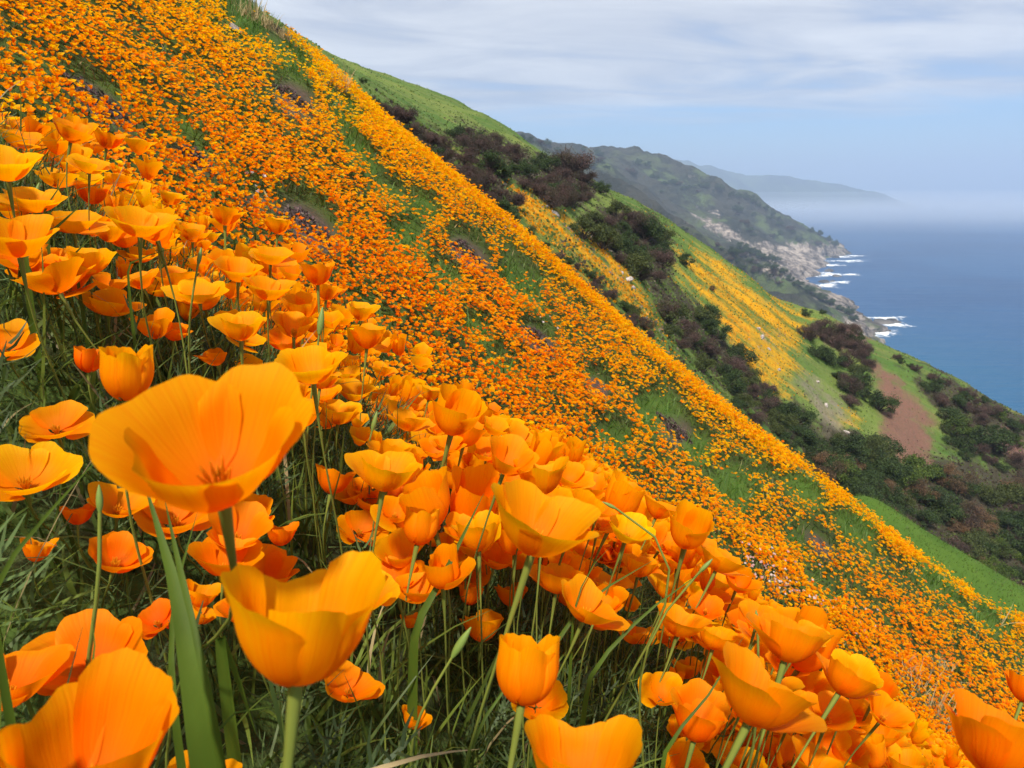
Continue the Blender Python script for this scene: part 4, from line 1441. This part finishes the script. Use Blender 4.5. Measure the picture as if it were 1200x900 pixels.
for pts, dep, w, lab, mt in BLADES:
    P = near_path(pts, dep)
    root = P[0].copy()
    v, q = ribbon([p - root for p in P], w)
    # the side vector of a ribbon needs the true line of sight
    v, q = ribbon(P, w)
    o = add('grass_blade', mesh_np('grass_blade', v - root, q), MAT[mt], label=lab, cat='grass blade', group='single long blades among the poppies')
    o.location = root

BUDS = [((374, 392), (378, 360), 0.80, 'closed green poppy bud standing before golden poppies'),
        ((117, 600), (116, 568), 0.42, 'green bud hanging over the shaded grass beside the bowl poppy'),
        ((40, 235), (46, 214), 0.85, 'small green bud among the uphill poppies'),
        ((232, 310), (236, 290), 0.82, 'slender green bud in the uphill clump below a tall cup'),
        ((436, 505), (442, 482), 0.85, 'pointed green bud over the brow beside a golden cup'),
        ((585, 530), (588, 510), 0.9, 'green bud against the massed poppies of the brow'),
        ((722, 596), (706, 588), 0.7, 'dark green bud leaning on the yellowest poppy'),
        ((820, 670), (835, 655), 0.72, 'green bud at the tip of a slanting stalk'),
        ((888, 742), (886, 715), 0.62, 'green seed pod behind the large deep orange poppy'),
        ((530, 770), (552, 735), 0.55, 'green bud over the dark grass by a half closed poppy')]
t_ = np.linspace(0, 1, 9)
bud_v, bud_q = tube(np.stack([0 * t_, 0 * t_, t_], -1), 0.15 * np.sin(np.pi * np.clip(t_ * 0.85 + 0.10, 0, 1)) ** 0.8 * (1 - 0.35 * t_), 7)
BUD = mesh_np('bud', bud_v, bud_q)
BUD.materials.append(MAT['bud'])
rg_b = np.random.default_rng(66)
for (bx, by), (tx, ty), dep, lab in BUDS:
    b, tp = raydir(bx, by) * dep, raydir(tx, ty) * dep
    ax = tp - b
    L = np.linalg.norm(ax)
    ax = ax / L
    root = np.array([b[0] - 0.04, b[1] + 0.01, 0])
    root[2] = float(ground(root[0], root[1]))
    e = add('poppy_bud', None, label=lab, cat='poppy bud', group='green buds among the poppies')
    e.location = root
    v, q = tube(stem_points((0, 0, -0.02), b - root, ax, rg_b), np.linspace(0.0015, 0.0012, 9), 6)
    add('stem', mesh_np('stem', v, q), MAT['stem'], e)
    o = add('bud', BUD, None, e)
    o.matrix_basis = Matrix.Translation(Vector(b - root)) @ Matrix(rot_axis(np.array([ax]), np.zeros(1))[0].tolist()).to_4x4() @ Matrix.Scale(L, 4)


# ------------------------------------------------------------------ low plants, dry tufts and stones on the near slope
def leaf_heap(n, rx, rz, leaf, tints, rg):
    """a low heap of small leaves"""
    pv = np.array([(-.5, 0, 0), (0, -.3, .05), (.5, 0, 0), (0, .3, .05)])
    pq = np.array([(0, 1, 2, 3)])
    a, r = rg.uniform(0, 6.3, n), np.sqrt(rg.random(n))
    lump = 0.75 + 0.35 * np.sin(3 * a + rg.uniform(0, 6)) * rg.uniform(0.3, 1)
    x, y = np.cos(a) * r * rx * lump, np.sin(a) * r * rx * 0.7 * lump
    z = rz * (1 - r ** 2) * rg.uniform(0.2, 1, n)
    ax = rg.normal(0, 1, (n, 3)) + np.array([0, 0, 0.8])
    v, q = scatter(pv, pq, rot_axis(ax, rg.uniform(0, 6.3, n)), np.stack([x, y, z], -1), leaf * rg.uniform(0.6, 1.4, n))
    T = np.array(tints)[rg.integers(0, len(tints), n)] * rg.uniform(0.6, 1.3, (n, 1))
    return v, q, np.repeat(T, 4, 0)


rg_l = np.random.default_rng(41)
PURPLE = [(0.11, 0.068, 0.070), (0.085, 0.050, 0.050), (0.17, 0.12, 0.10), (0.075, 0.085, 0.035)]
MATS = [(362, 268, 44, 'low purplish plant mat behind the lone small golden poppy'),
        (115, 122, 40, 'low purplish plant mat uphill of the near clump'),
        (230, 190, 24, 'small purplish plant mat between near clump and slope poppies'),
        (345, 118, 28, 'brown purplish plant mat high on the orange slope'),
        (550, 300, 28, 'purplish plant mat beside green tufts in mid slope'),
        (632, 402, 24, 'purplish brown plant mat lower in mid slope'),
        (790, 505, 24, 'grey brown plant mat above a dark green hollow of the slope'),
        (328, 40, 16, 'dark red-brown plant mat close to the top of the slope')]
for cx, cy_, w, lab in MATS:
    p = hit_ground(cx, cy_, 2.2)
    rx = w * np.linalg.norm(p) / FPX
    v, q, c = leaf_heap(900, rx, 0.13, 0.03, PURPLE, rg_l)
    z = np.asarray(ground(p[0] + v[:, 0], p[1] + v[:, 1])) - float(ground(p[0], p[1]))
    v[:, 2] += z
    o = add('low_plant', mesh_np('low_plant', v, q, colors={'tint': c}), MAT['leaves'], label=lab, cat='plant', group='purplish plant mats on the slope')
    o.location = (p[0], p[1], float(ground(p[0], p[1])))


def tuft(n, L, spread, w, rg, lean):
    V, Q, o = [], [], 0
    for k in range(n):
        pv, pq = blade_proto(5, rg.uniform(0.2, 1.2), 0.5)
        ax = np.array([[rg.normal(lean[0], 0.22), rg.normal(lean[1], 0.22), 1.0]])
        l = L * rg.uniform(0.5, 1.1)
        v, q = scatter(pv, pq, rot_axis(ax, rg.uniform(0, 6.3, 1)), np.array([[rg.normal(0, spread), rg.normal(0, spread), -0.02]]), np.array([[l, w, l]]))
        V.append(v)
        Q.append(q + o)
        o += len(v)
    return np.concatenate(V), np.concatenate(Q)


TUFTS = [(290, 22, 0.40, 'pale dry grass tuft at the very top of the poppy slope'), (312, 34, 0.30, 'short dry grass tuft below the topmost pale tuft'),
         (332, 46, 0.24, 'small dry tuft beside a dark red-brown plant mat'), (398, 100, 0.40, 'straw coloured grass tuft on the rim against the green hill'),
         (390, 92, 0.26, 'smaller straw tuft beside the one on the rim'), (1082, 838, 0.42, 'dry straw stems standing by the lone dark orange poppy'),
         (1060, 800, 0.36, 'thin dry stems uphill of the dark orange poppy'), (1110, 870, 0.36, 'dry stems crowding below the dark orange poppy'),
         (1050, 860, 0.30, 'dry straw tuft behind a single bright poppy cup'), (1095, 790, 0.32, 'sparse dry stems among small slope poppies'),
         (1172, 735, 0.5, 'tall single dry weed on the green edge of the poppies'), (905, 690, 0.2, 'short dry tuft among whitish blossoms')]
for cx, cy_, L, lab in TUFTS:
    p = hit_ground(cx, cy_, 1.4)
    dist = np.linalg.norm(p)
    sparse = 'single' in lab
    v, q = tuft(5 if sparse else 70, L, 0.01 if sparse else 0.07 * L / 0.3, max(0.003, 0.0011 * dist), rg_l, (0.15, 0.0))
    o = add('dry_grass_tuft', mesh_np('dry_grass_tuft', v, q), MAT['dry_blade'], label=lab, cat='dry grass', group='dry tufts on the slope')
    o.location = (p[0], p[1], float(ground(p[0], p[1])))


def pale_blossoms():
    rg = np.random.default_rng(12)
    X, Y = [], []
    for cx, cy_, a, n in ((880, 672, 22, 60), (905, 690, 20, 70), (925, 705, 14, 40), (955, 728, 14, 40), (1010, 760, 20, 40), (300, 238, 8, 12), (600, 270, 8, 14), (640, 402, 14, 12)):
        for _ in range(n // 2):
            p = hit_ground(cx + rg.normal(0, a), cy_ + rg.normal(0, a * 0.7), 2.0)
            if p is not None:
                X.append(p[0])
                Y.append(p[1])
    X, Y = np.array(X), np.array(Y)
    pv, pq, pr = head_proto(0.6, 3, 3, 7)
    n = len(X)
    ax = np.stack([rg.normal(0.3, 0.3, n), rg.normal(-0.3, 0.3, n), np.ones(n)], -1)
    v, q = scatter(pv, pq, rot_axis(ax, rg.uniform(0, 6, n)), np.stack([X, Y, ground(X, Y) + rg.uniform(0.14, 0.26, n)], -1), rg.uniform(0.35, 0.7, n))
    c = np.array([(0.60, 0.40, 0.38), (0.66, 0.56, 0.52), (0.62, 0.33, 0.30)])[rg.integers(0, 3, n)]
    me = mesh_np('pale_blossoms', v, q, colors={'tint': np.repeat(c, len(pv), 0)})
    add('pale_blossoms', me, MAT['grass'], label='whitish pink blossoms sprinkled among slope poppies', cat='blossoms', kind='stuff')


pale_blossoms()


def rock_mesh(seed, flat=0.7):
    rg = np.random.default_rng(seed)
    n, m = 14, 18
    th = np.linspace(0.02, math.pi - 0.02, n)[:, None]
    ph = np.linspace(0, 2 * math.pi, m + 1)[None, :-1]
    d = np.stack([np.sin(th) * np.cos(ph), np.sin(th) * np.sin(ph), np.cos(th) + 0 * ph], -1).reshape(-1, 3)
    r = 1 + 0.42 * fbm(d[:, 0] * 1.6 + seed * 7, d[:, 1] * 1.6, d[:, 2] * 1.6, seed, 3)
    for _ in range(7):                                      # cleave some flat faces
        nv = rg.normal(0, 1, 3)
        nv /= np.linalg.norm(nv)
        k = d @ nv
        r = np.where(k > 0.3, np.minimum(r, rg.uniform(0.62, 0.9) / np.maximum(k, 0.3)), r)
    P = d * r[:, None] * np.array([1, 0.8, flat])
    i = np.arange(n - 1)[:, None] * m
    k = np.arange(m)[None]
    k2 = (k + 1) % m
    q = np.stack([i + k, i + m + k, i + m + k2, i + k2], -1).reshape(-1, 4)
    return mesh_np('rock', P, q, False)


HILL_ROCKS = [rock_mesh(k) for k in (1, 2, 3)]
SEA_ROCKS = [rock_mesh(k, 0.55) for k in (4, 5, 6)]
for me in HILL_ROCKS:
    me.materials.append(MAT['rock'])
for me in SEA_ROCKS:
    me.materials.append(MAT['sea_rock'])
ROCKS = [(650, 249, 8, 'pale rock knob on the narrow flowered spur, the upper one'), (641, 241, 4, 'small stone just uphill of the upper rock knob'),
         (736, 326, 9, 'pale rock knob at the lower end of the narrow flowered spur'), (729, 319, 4, 'small stone against the lower rock knob'),
         (742, 336, 5, 'small stone below the lower rock knob'), (888, 384, 5, 'pale rock in the flower streaks of the green ridge, topmost'),
         (893, 394, 6, 'larger pale rock in the flower streaks of the green ridge'), (901, 408, 4, 'flat pale rock below the larger streak rock'),
         (913, 432, 5, 'pale rock between flower streak and scree'), (985, 452, 7, 'pale boulder in the scree gully'), (968, 474, 6, 'pale boulder at the middle of the scree gully'),
         (992, 505, 6, 'pale boulder at the foot of the scree gully'), (958, 446, 4, 'small stone at the top of the scree gully')]
for i, (cx, cy_, w, lab) in enumerate(ROCKS):
    p = hit(RIDGE, cx, cy_ + w * 0.3)
    if p is None:
        continue
    o = add('rock', HILL_ROCKS[i % 3], label=lab, cat='rock', group='rocks on the ridges')
    o.location = p
    s_ = 0.62 * w * p.y / FPX
    o.scale = (s_ * 1.2, s_, s_ * 1.1)
    o.rotation_euler = (0.3 * i, 0.4, i * 1.7)
for i, (cx, cy_, w, lab) in enumerate([(276, 39, 8, 'white stone high in the poppy slope'), (302, 240, 6, 'pale stone beside the purplish mat behind the lone poppy'),
                                       (600, 270, 4, 'small pale stone under the orange rim of the slope')]):
    p = hit_ground(cx, cy_, 2.5)
    o = add('stone', HILL_ROCKS[i % 3], label=lab, cat='stone', group='stones on the poppy slope')
    o.location = (p[0], p[1], float(ground(p[0], p[1])) + 0.05)
    s_ = 0.6 * w * np.linalg.norm(p) / FPX
    o.scale = (s_ * 1.6, s_, s_)
    o.rotation_euler = (0.2, 0.6, i)
SEAROCKS = [(1034, 379, 9, 'broad dark sea rock in the surf off the near point'), (1044, 376, 5, 'dark rock beside the broad sea rock'), (1052, 378, 4, 'outermost dark rock off the near point'),
            (1024, 383, 6, 'dark rock between the near point and the broad sea rock'), (1040, 388, 3, 'small rock awash landward of the broad sea rock'),
            (1018, 388, 5, 'dark rock at the foot of the near point'), (986, 296, 5, 'dark rock at the tip of the pale cliff head'), (978, 302, 4, 'rock below the tip of the pale cliff head'),
            (972, 318, 5, 'dark rock in the cove of the pale cliffs'), (980, 324, 4, 'low rock in front of the cove of the pale cliffs'), (965, 331, 5, 'dark rock where the pale cliffs end'),
            (976, 330, 3, 'small rock beside the end of the pale cliffs')]
for i, (cx, cy_, w, lab) in enumerate(SEAROCKS):
    p = at_sea(cx, cy_)
    o = add('sea_rock', SEA_ROCKS[i % 3], label=lab, cat='rock', group='rocks in the surf')
    o.location = p
    s_ = 1.1 * w * p[1] / FPX
    o.scale = (s_ * 1.4, s_ * 1.2, s_ * 1.0)
    o.rotation_euler = (0.1, 0.15, i * 2.1)


def foam():
    rg = np.random.default_rng(29)
    V, Q, E, o = [], [], [], 0
    for cx, cy_, a, b in ((1030, 391, 26, 7), (1050, 381, 20, 3.5), (1040, 373, 26, 2.2), (1016, 396, 14, 4), (978, 301, 28, 1.6), (994, 306, 30, 1.4), (974, 311, 20, 1.6),
                          (972, 322, 22, 3), (994, 322, 18, 1.4), (968, 335, 20, 3.2), (985, 331, 14, 1.6), (1000, 300, 16, 0.9), (960, 343, 14, 2.5)):
        c = at_sea(cx, cy_)
        ex = at_sea(cx + a, cy_) - c
        ey = at_sea(cx, cy_ - b) - c
        m, rings = 28, 6
        an = np.arange(m) * 2 * math.pi / m
        wob = 1 + 0.25 * np.sin(3 * an + rg.uniform(0, 6)) + 0.12 * np.sin(7 * an + rg.uniform(0, 6))
        for k in range(rings):
            f = (k + 0.02) / (rings - 1)
            P = c[None] + np.cos(an)[:, None] * ex * (f * wob)[:, None] + np.sin(an)[:, None] * ey * (f * wob)[:, None]
            P[:, 2] = SEA + 0.25 + 0.01 * o / 168 + 0.9 * (1 - f) * rg.random(m)
            V.append(P)
            E.append(np.full(m, 1 - f))
            if k:
                i = np.arange(m)
                j = (i + 1) % m
                Q.append(np.stack([i + (k - 1) * m, j + (k - 1) * m, j + k * m, i + k * m], -1) + o)
        o += m * rings
    m_, t, out = new_mat('foam')
    n = noise(t, 1.0, 6.0, 0.68, objvec(t, (0.10, 0.035, 0.2)), 1.2)
    al = sstep(t, M_(t, 'ADD', n, M_(t, 'MULTIPLY', attr(t, 'edge').outputs['Fac'], 0.30)), 0.52, 0.78)
    p = principled(t, (0.80, 0.84, 0.86), 0.8, 0.2)
    t.links.new(al, p.inputs['Alpha'])
    t.links.new(p.outputs[0], out.inputs[0])
    add('foam', mesh_np('foam', np.concatenate(V), np.concatenate(Q), floats={'edge': np.concatenate(E)}), m_, label='white surf foam around the shore rocks', cat='foam', kind='stuff')


foam()

# ------------------------------------------------------------------ shrubs and trees
def shrub_proto(seed, tints, n=4200, twiggy=False, tall=1.0, leaf=0.068):
    rg = np.random.default_rng(seed)
    k = 16
    lumps, rad = [], []
    for i in range(k):
        a, r = rg.uniform(0, 6.3), rg.uniform(0.10, 0.95)
        lumps.append((math.cos(a) * r, math.sin(a) * r, rg.uniform(0.18, 0.95) * tall * (1.1 - 0.6 * r)))
        rad.append(rg.uniform(0.16, 0.40))
    lumps, rad = np.array(lumps), np.array(rad)
    w = rad ** 2
    pk = rg.choice(k, n, p=w / w.sum())
    d = rg.normal(0, 1, (n, 3))
    d /= np.linalg.norm(d, axis=1, keepdims=True)
    d[:, 2] = np.where(d[:, 2] < -0.3, -d[:, 2], d[:, 2])
    rr = rad[pk] * (0.45 + 0.62 * rg.random(n) ** 0.6) * (1 + 0.26 * rg.normal(0, 1, n))
    P = lumps[pk] + d * rr[:, None]
    P[:, 2] = np.maximum(P[:, 2], 0.03)
    pv = np.array([(-.55, 0, 0), (0, -.32, .1), (.55, 0, -.05), (0, .32, .1)])
    if twiggy:
        pv = pv * np.array([1.6, 0.45, 1])
    ax = d + rg.normal(0, 0.7, (n, 3))
    v, q = scatter(pv, np.array([(0, 1, 2, 3)]), rot_axis(ax, rg.uniform(0, 6.3, n)), P, leaf * rg.uniform(0.6, 1.5, n))
    lt = rg.integers(0, len(tints), k)
    T = np.array(tints)[np.where(rg.random(n) < 0.7, lt[pk], rg.integers(0, len(tints), n))] * rg.uniform(0.65, 1.35, (n, 1))
    crown = mesh_np('crown', v, q, False, colors={'tint': np.repeat(T * 0.8, 4, 0)})
    crown.materials.append(MAT['leaves'])
    parts = [tube([(0, 0, -0.25), (0.02, 0, 0.05), (0, 0.02, 0.3 * tall)], [0.06, 0.05, 0.035], 6)]
    for i in range(k):
        e = lumps[i]
        parts.append(tube([(0, 0, 0.02), e * 0.5 + rg.normal(0, 0.05, 3), e], [0.035, 0.022, 0.008], 5))
        if twiggy:
            for j in range(5):
                f = e + rg.normal(0, 1, 3) * rad[i] * 0.7 + np.array([0, 0, 0.12])
                parts.append(tube([e * 0.7, (e + f) / 2, f], [0.012, 0.008, 0.004], 4))
    v, q = join_vq(parts)
    trunk = mesh_np('trunk', v, q)
    trunk.materials.append(MAT['bark'])
    return crown, trunk


PAL = {'purple-brown': [(0.125, 0.074, 0.062), (0.165, 0.098, 0.082), (0.085, 0.060, 0.048), (0.105, 0.085, 0.050)],
       'dark green': [(0.050, 0.082, 0.022), (0.068, 0.105, 0.028), (0.040, 0.058, 0.020)],
       'olive green': [(0.085, 0.105, 0.028), (0.11, 0.13, 0.035), (0.06, 0.075, 0.022)],
       'rust brown': [(0.22, 0.12, 0.055), (0.17, 0.10, 0.055), (0.26, 0.165, 0.09), (0.11, 0.08, 0.045)],
       'bright green': [(0.09, 0.14, 0.022), (0.12, 0.17, 0.028), (0.065, 0.10, 0.02)]}
SHRUB = {k: [shrub_proto(500 + 10 * i + j, c, twiggy=(k in ('purple-brown', 'rust brown')), tall=1.0 + 0.15 * j) for j in range(3)] for i, (k, c) in enumerate(PAL.items())}
rg_s = np.random.default_rng(77)
SHRUBS = []


def shrub(p, r, hue, label, group, name='shrub', tall=1.0):
    e = bpy.data.objects.new(name, None)
    COL.objects.link(e)
    e.location = (p[0], p[1], p[2] - 0.05 * r)
    e.rotation_euler = (0, 0, rg_s.uniform(0, 6.3))
    e.scale = (r * rg_s.uniform(0.9, 1.15), r * rg_s.uniform(0.9, 1.15), r * rg_s.uniform(0.85, 1.15) * tall)
    tag(e, label, 'shrub' if name == 'shrub' else 'tree', group)
    crown, trunk = SHRUB[hue][rg_s.integers(0, 3)]
    add('crown', crown, None, e)
    add('trunk', trunk, None, e)
    SHRUBS.append(e)


def in_words(hue, w):
    return f"{'large' if w > 30 else ('mid-sized' if w > 20 else 'small')} {hue}"


THICKETS = [   # outline in the photograph, number, widths, hues, where
    ([(428, 116), (470, 130), (520, 168), (560, 198), (608, 236), (600, 256), (560, 226), (500, 182), (440, 142)], 34, (18, 34),
     [('purple-brown', .75), ('dark green', .25)], 'in the thicket just beyond the orange rim'),
    ([(520, 146), (560, 156), (620, 184), (680, 190), (708, 216), (702, 230), (650, 236), (590, 205), (540, 172)], 34, (18, 36),
     [('purple-brown', .78), ('dark green', .22)], 'in the thicket under the green crest'),
    ([(612, 266), (660, 288), (720, 338), (772, 392), (766, 400), (700, 352), (640, 302)], 24, (14, 26),
     [('purple-brown', .55), ('dark green', .3), ('olive green', .15)], 'along the gully below the narrow flowered spur'),
    ([(672, 256), (728, 242), (780, 268), (788, 312), (762, 332), (722, 300), (692, 285)], 24, (22, 42),
     [('purple-brown', .4), ('dark green', .25), ('olive green', .35)], 'in the gully between the rock knobs and the green ridge'),
    ([(772, 345), (828, 366), (850, 404), (880, 415), (946, 472), (952, 500), (930, 520), (880, 488), (805, 412), (776, 382)], 40, (22, 42),
     [('dark green', .5), ('olive green', .2), ('purple-brown', .3)], 'down the wooded gully below the yellow flower streaks'),
    ([(945, 512), (1000, 512), (1050, 530), (1110, 548), (1205, 568), (1230, 690), (1120, 655), (1060, 625), (1000, 596), (965, 560)], 72, (26, 54),
     [('dark green', .4), ('olive green', .17), ('rust brown', .18), ('purple-brown', .13), ('bright green', .12)], 'in the wooded valley behind the green swell'),
    ([(945, 385), (1000, 382), (1018, 408), (1014, 468), (1000, 478), (978, 440), (948, 402)], 20, (16, 32),
     [('purple-brown', .6), ('dark green', .3), ('olive green', .1)], 'on the shoulder above the scree gully'),
    ([(1090, 448), (1130, 460), (1190, 498), (1205, 560), (1125, 530), (1095, 485)], 26, (18, 36),
     [('purple-brown', .5), ('dark green', .35), ('bright green', .15)], 'on the seaward shoulder beyond the red dirt slope'),
    ([(1045, 414), (1200, 490), (1200, 500), (1050, 424)], 14, (9, 16), [('purple-brown', .7), ('dark green', .3)], 'along the seaward skyline of the ridge')]
for poly, n, (w0, w1), hues, where in THICKETS:
    xs, ys = [p[0] for p in poly], [p[1] for p in poly]
    got, tries, pts = 0, 0, []
    while got < n and tries < 6000:
        tries += 1
        x, y = rg_s.uniform(min(xs), max(xs)), rg_s.uniform(min(ys), max(ys))
        if not in_poly(np.array([x]), np.array([y]), poly)[0]:
            continue
        w = w0 + (w1 - w0) * rg_s.random() ** (0.9 if n > 60 else 1.3)
        if any(math.hypot(x - a, y - b) < 0.30 * (w + c) for a, b, c in pts) and tries < 3000:
            continue
        if any(in_poly(np.array([x]), np.array([y + w * 0.1]), fz)[0] for fz, _, st_ in FLOWER_ZONES if st_ > 0.5):
            continue
        p = hit(RIDGE, x, y + w * 0.30)
        if p is None:
            continue
        hue = rg_s.choice([h for h, _ in hues], p=[k for _, k in hues])
        shrub(p, 0.54 * w * p.y / FPX, hue, f'{in_words(hue, w)} shrub {where}', f'{in_words(hue, w)} shrubs {where}')
        pts.append((x, y, w))
        got += 1
LONE = [(803, 302, 24, 'dark green', 'lone dark round shrub on the yellow-green flowered ridge'),
        (830, 366, 32, 'dark green', 'dark round shrub at the head of the yellow flower streaks'),
        (655, 222, 34, 'dark green', 'dark green shrub at the lower end of the brown thicket'),
        (672, 192, 52, 'purple-brown', 'biggest brown leafless shrub standing out above the thicket'),
        (752, 262, 46, 'purple-brown', 'biggest brown shrub in the gully between rock knobs and green ridge'),
        (745, 310, 46, 'olive green', 'big round olive shrub under the biggest gully shrub'),
        (712, 278, 40, 'olive green', 'pale olive shrub beside the narrow flowered spur'),
        (930, 482, 44, 'dark green', 'big dark green shrub at the mouth of the wooded gully'),
        (1002, 450, 42, 'dark green', 'dark green shrub on the scree shoulder'),
        (1030, 470, 34, 'dark green', 'dark green shrub against the red dirt slope'),
        (1032, 515, 48, 'dark green', 'large dark green tree-like shrub at the foot of the red dirt slope'),
        (1120, 498, 40, 'bright green', 'yellow-green shrub beyond the red dirt slope'),
        (1148, 512, 44, 'dark green', 'dark shrub beside the yellow-green shrub'),
        (1010, 405, 22, 'purple-brown', 'low brown shrub at the seaward end of the flowered ridge'),
        (943, 366, 12, 'dark green', 'small dark shrub on the skyline of the flowered ridge'), (964, 364, 10, 'dark green', 'tiny dark shrub where the ridge turns brown'),
        (835, 338, 9, 'rust brown', 'tiny reddish shrub below the lone dark round shrub'), (425, 95, 9, 'dark green', 'tiny dark shrub alone on the green crest')]
for x, y, w, hue, lab in LONE:
    p = hit(RIDGE, x, y + w * 0.32)
    if p is not None:
        shrub(p, 0.54 * w * p.y / FPX, hue, lab, 'shrubs standing out on the ridges')
COAST_TREES = [(858, 226), (866, 228), (874, 230), (882, 234), (890, 239), (897, 243), (905, 249), (912, 254), (842, 220), (828, 216), (748, 188), (760, 192), (700, 176), (684, 173), (640, 166),
               (622, 163), (612, 160), (960, 272), (970, 278), (978, 284), (950, 268)]
for x, y in COAST_TREES:
    p = hit(COAST, x, y + 4)
    if p is not None:
        shrub(p, rg_s.uniform(3.6, 6.0) * p.y / FPX, 'dark green', 'dark far tree on the skyline of the hazy coast hill', 'trees on the hazy coast skyline', 'tree', 1.25)
TOE = [(868, 288), (876, 292), (884, 296), (892, 300), (900, 304), (908, 302), (880, 304), (890, 312), (905, 314), (918, 316), (860, 296), (925, 326), (936, 332), (948, 340), (960, 348), (972, 354), (984, 360), (1000, 372), (995, 366)]
for x, y in TOE:
    p = hit(COAST, x, y + 3)
    if p is not None:
        shrub(p, rg_s.uniform(5.0, 9.0) * p.y / FPX, 'dark green', 'dark scrub tree on the low hazy point above the surf', 'trees on the low hazy point', 'tree', 0.9)
rg_t = np.random.default_rng(90)
for poly, n, lab, grp in (([(610, 165), (740, 188), (860, 230), (800, 235), (700, 205), (640, 185)], 26, 'dark scrub tree on the upper slope of the hazy coast hill', 'scrub trees on the upper coast hill'),
                          ([(860, 235), (950, 275), (965, 295), (900, 285), (850, 262)], 18, 'dark scrub tree above the pale sea cliffs', 'scrub trees above the pale cliffs'),
                          ([(780, 262), (860, 288), (930, 325), (900, 330), (830, 300)], 22, 'dark scrub tree on the back of the low hazy point', 'scrub trees on the back of the low point')):
    for _ in range(n):
        for _t in range(50):
            x, y = rg_t.uniform(600, 970), rg_t.uniform(160, 335)
            if in_poly(np.array([x]), np.array([y]), poly)[0]:
                break
        p = hit(COAST, x, y)
        if p is not None:
            shrub(p, rg_t.uniform(3.0, 6.5) * p.y / FPX, rg_t.choice(['dark green', 'purple-brown', 'dark green']), lab, grp, 'tree', 0.8)
print('shrubs', len(SHRUBS))
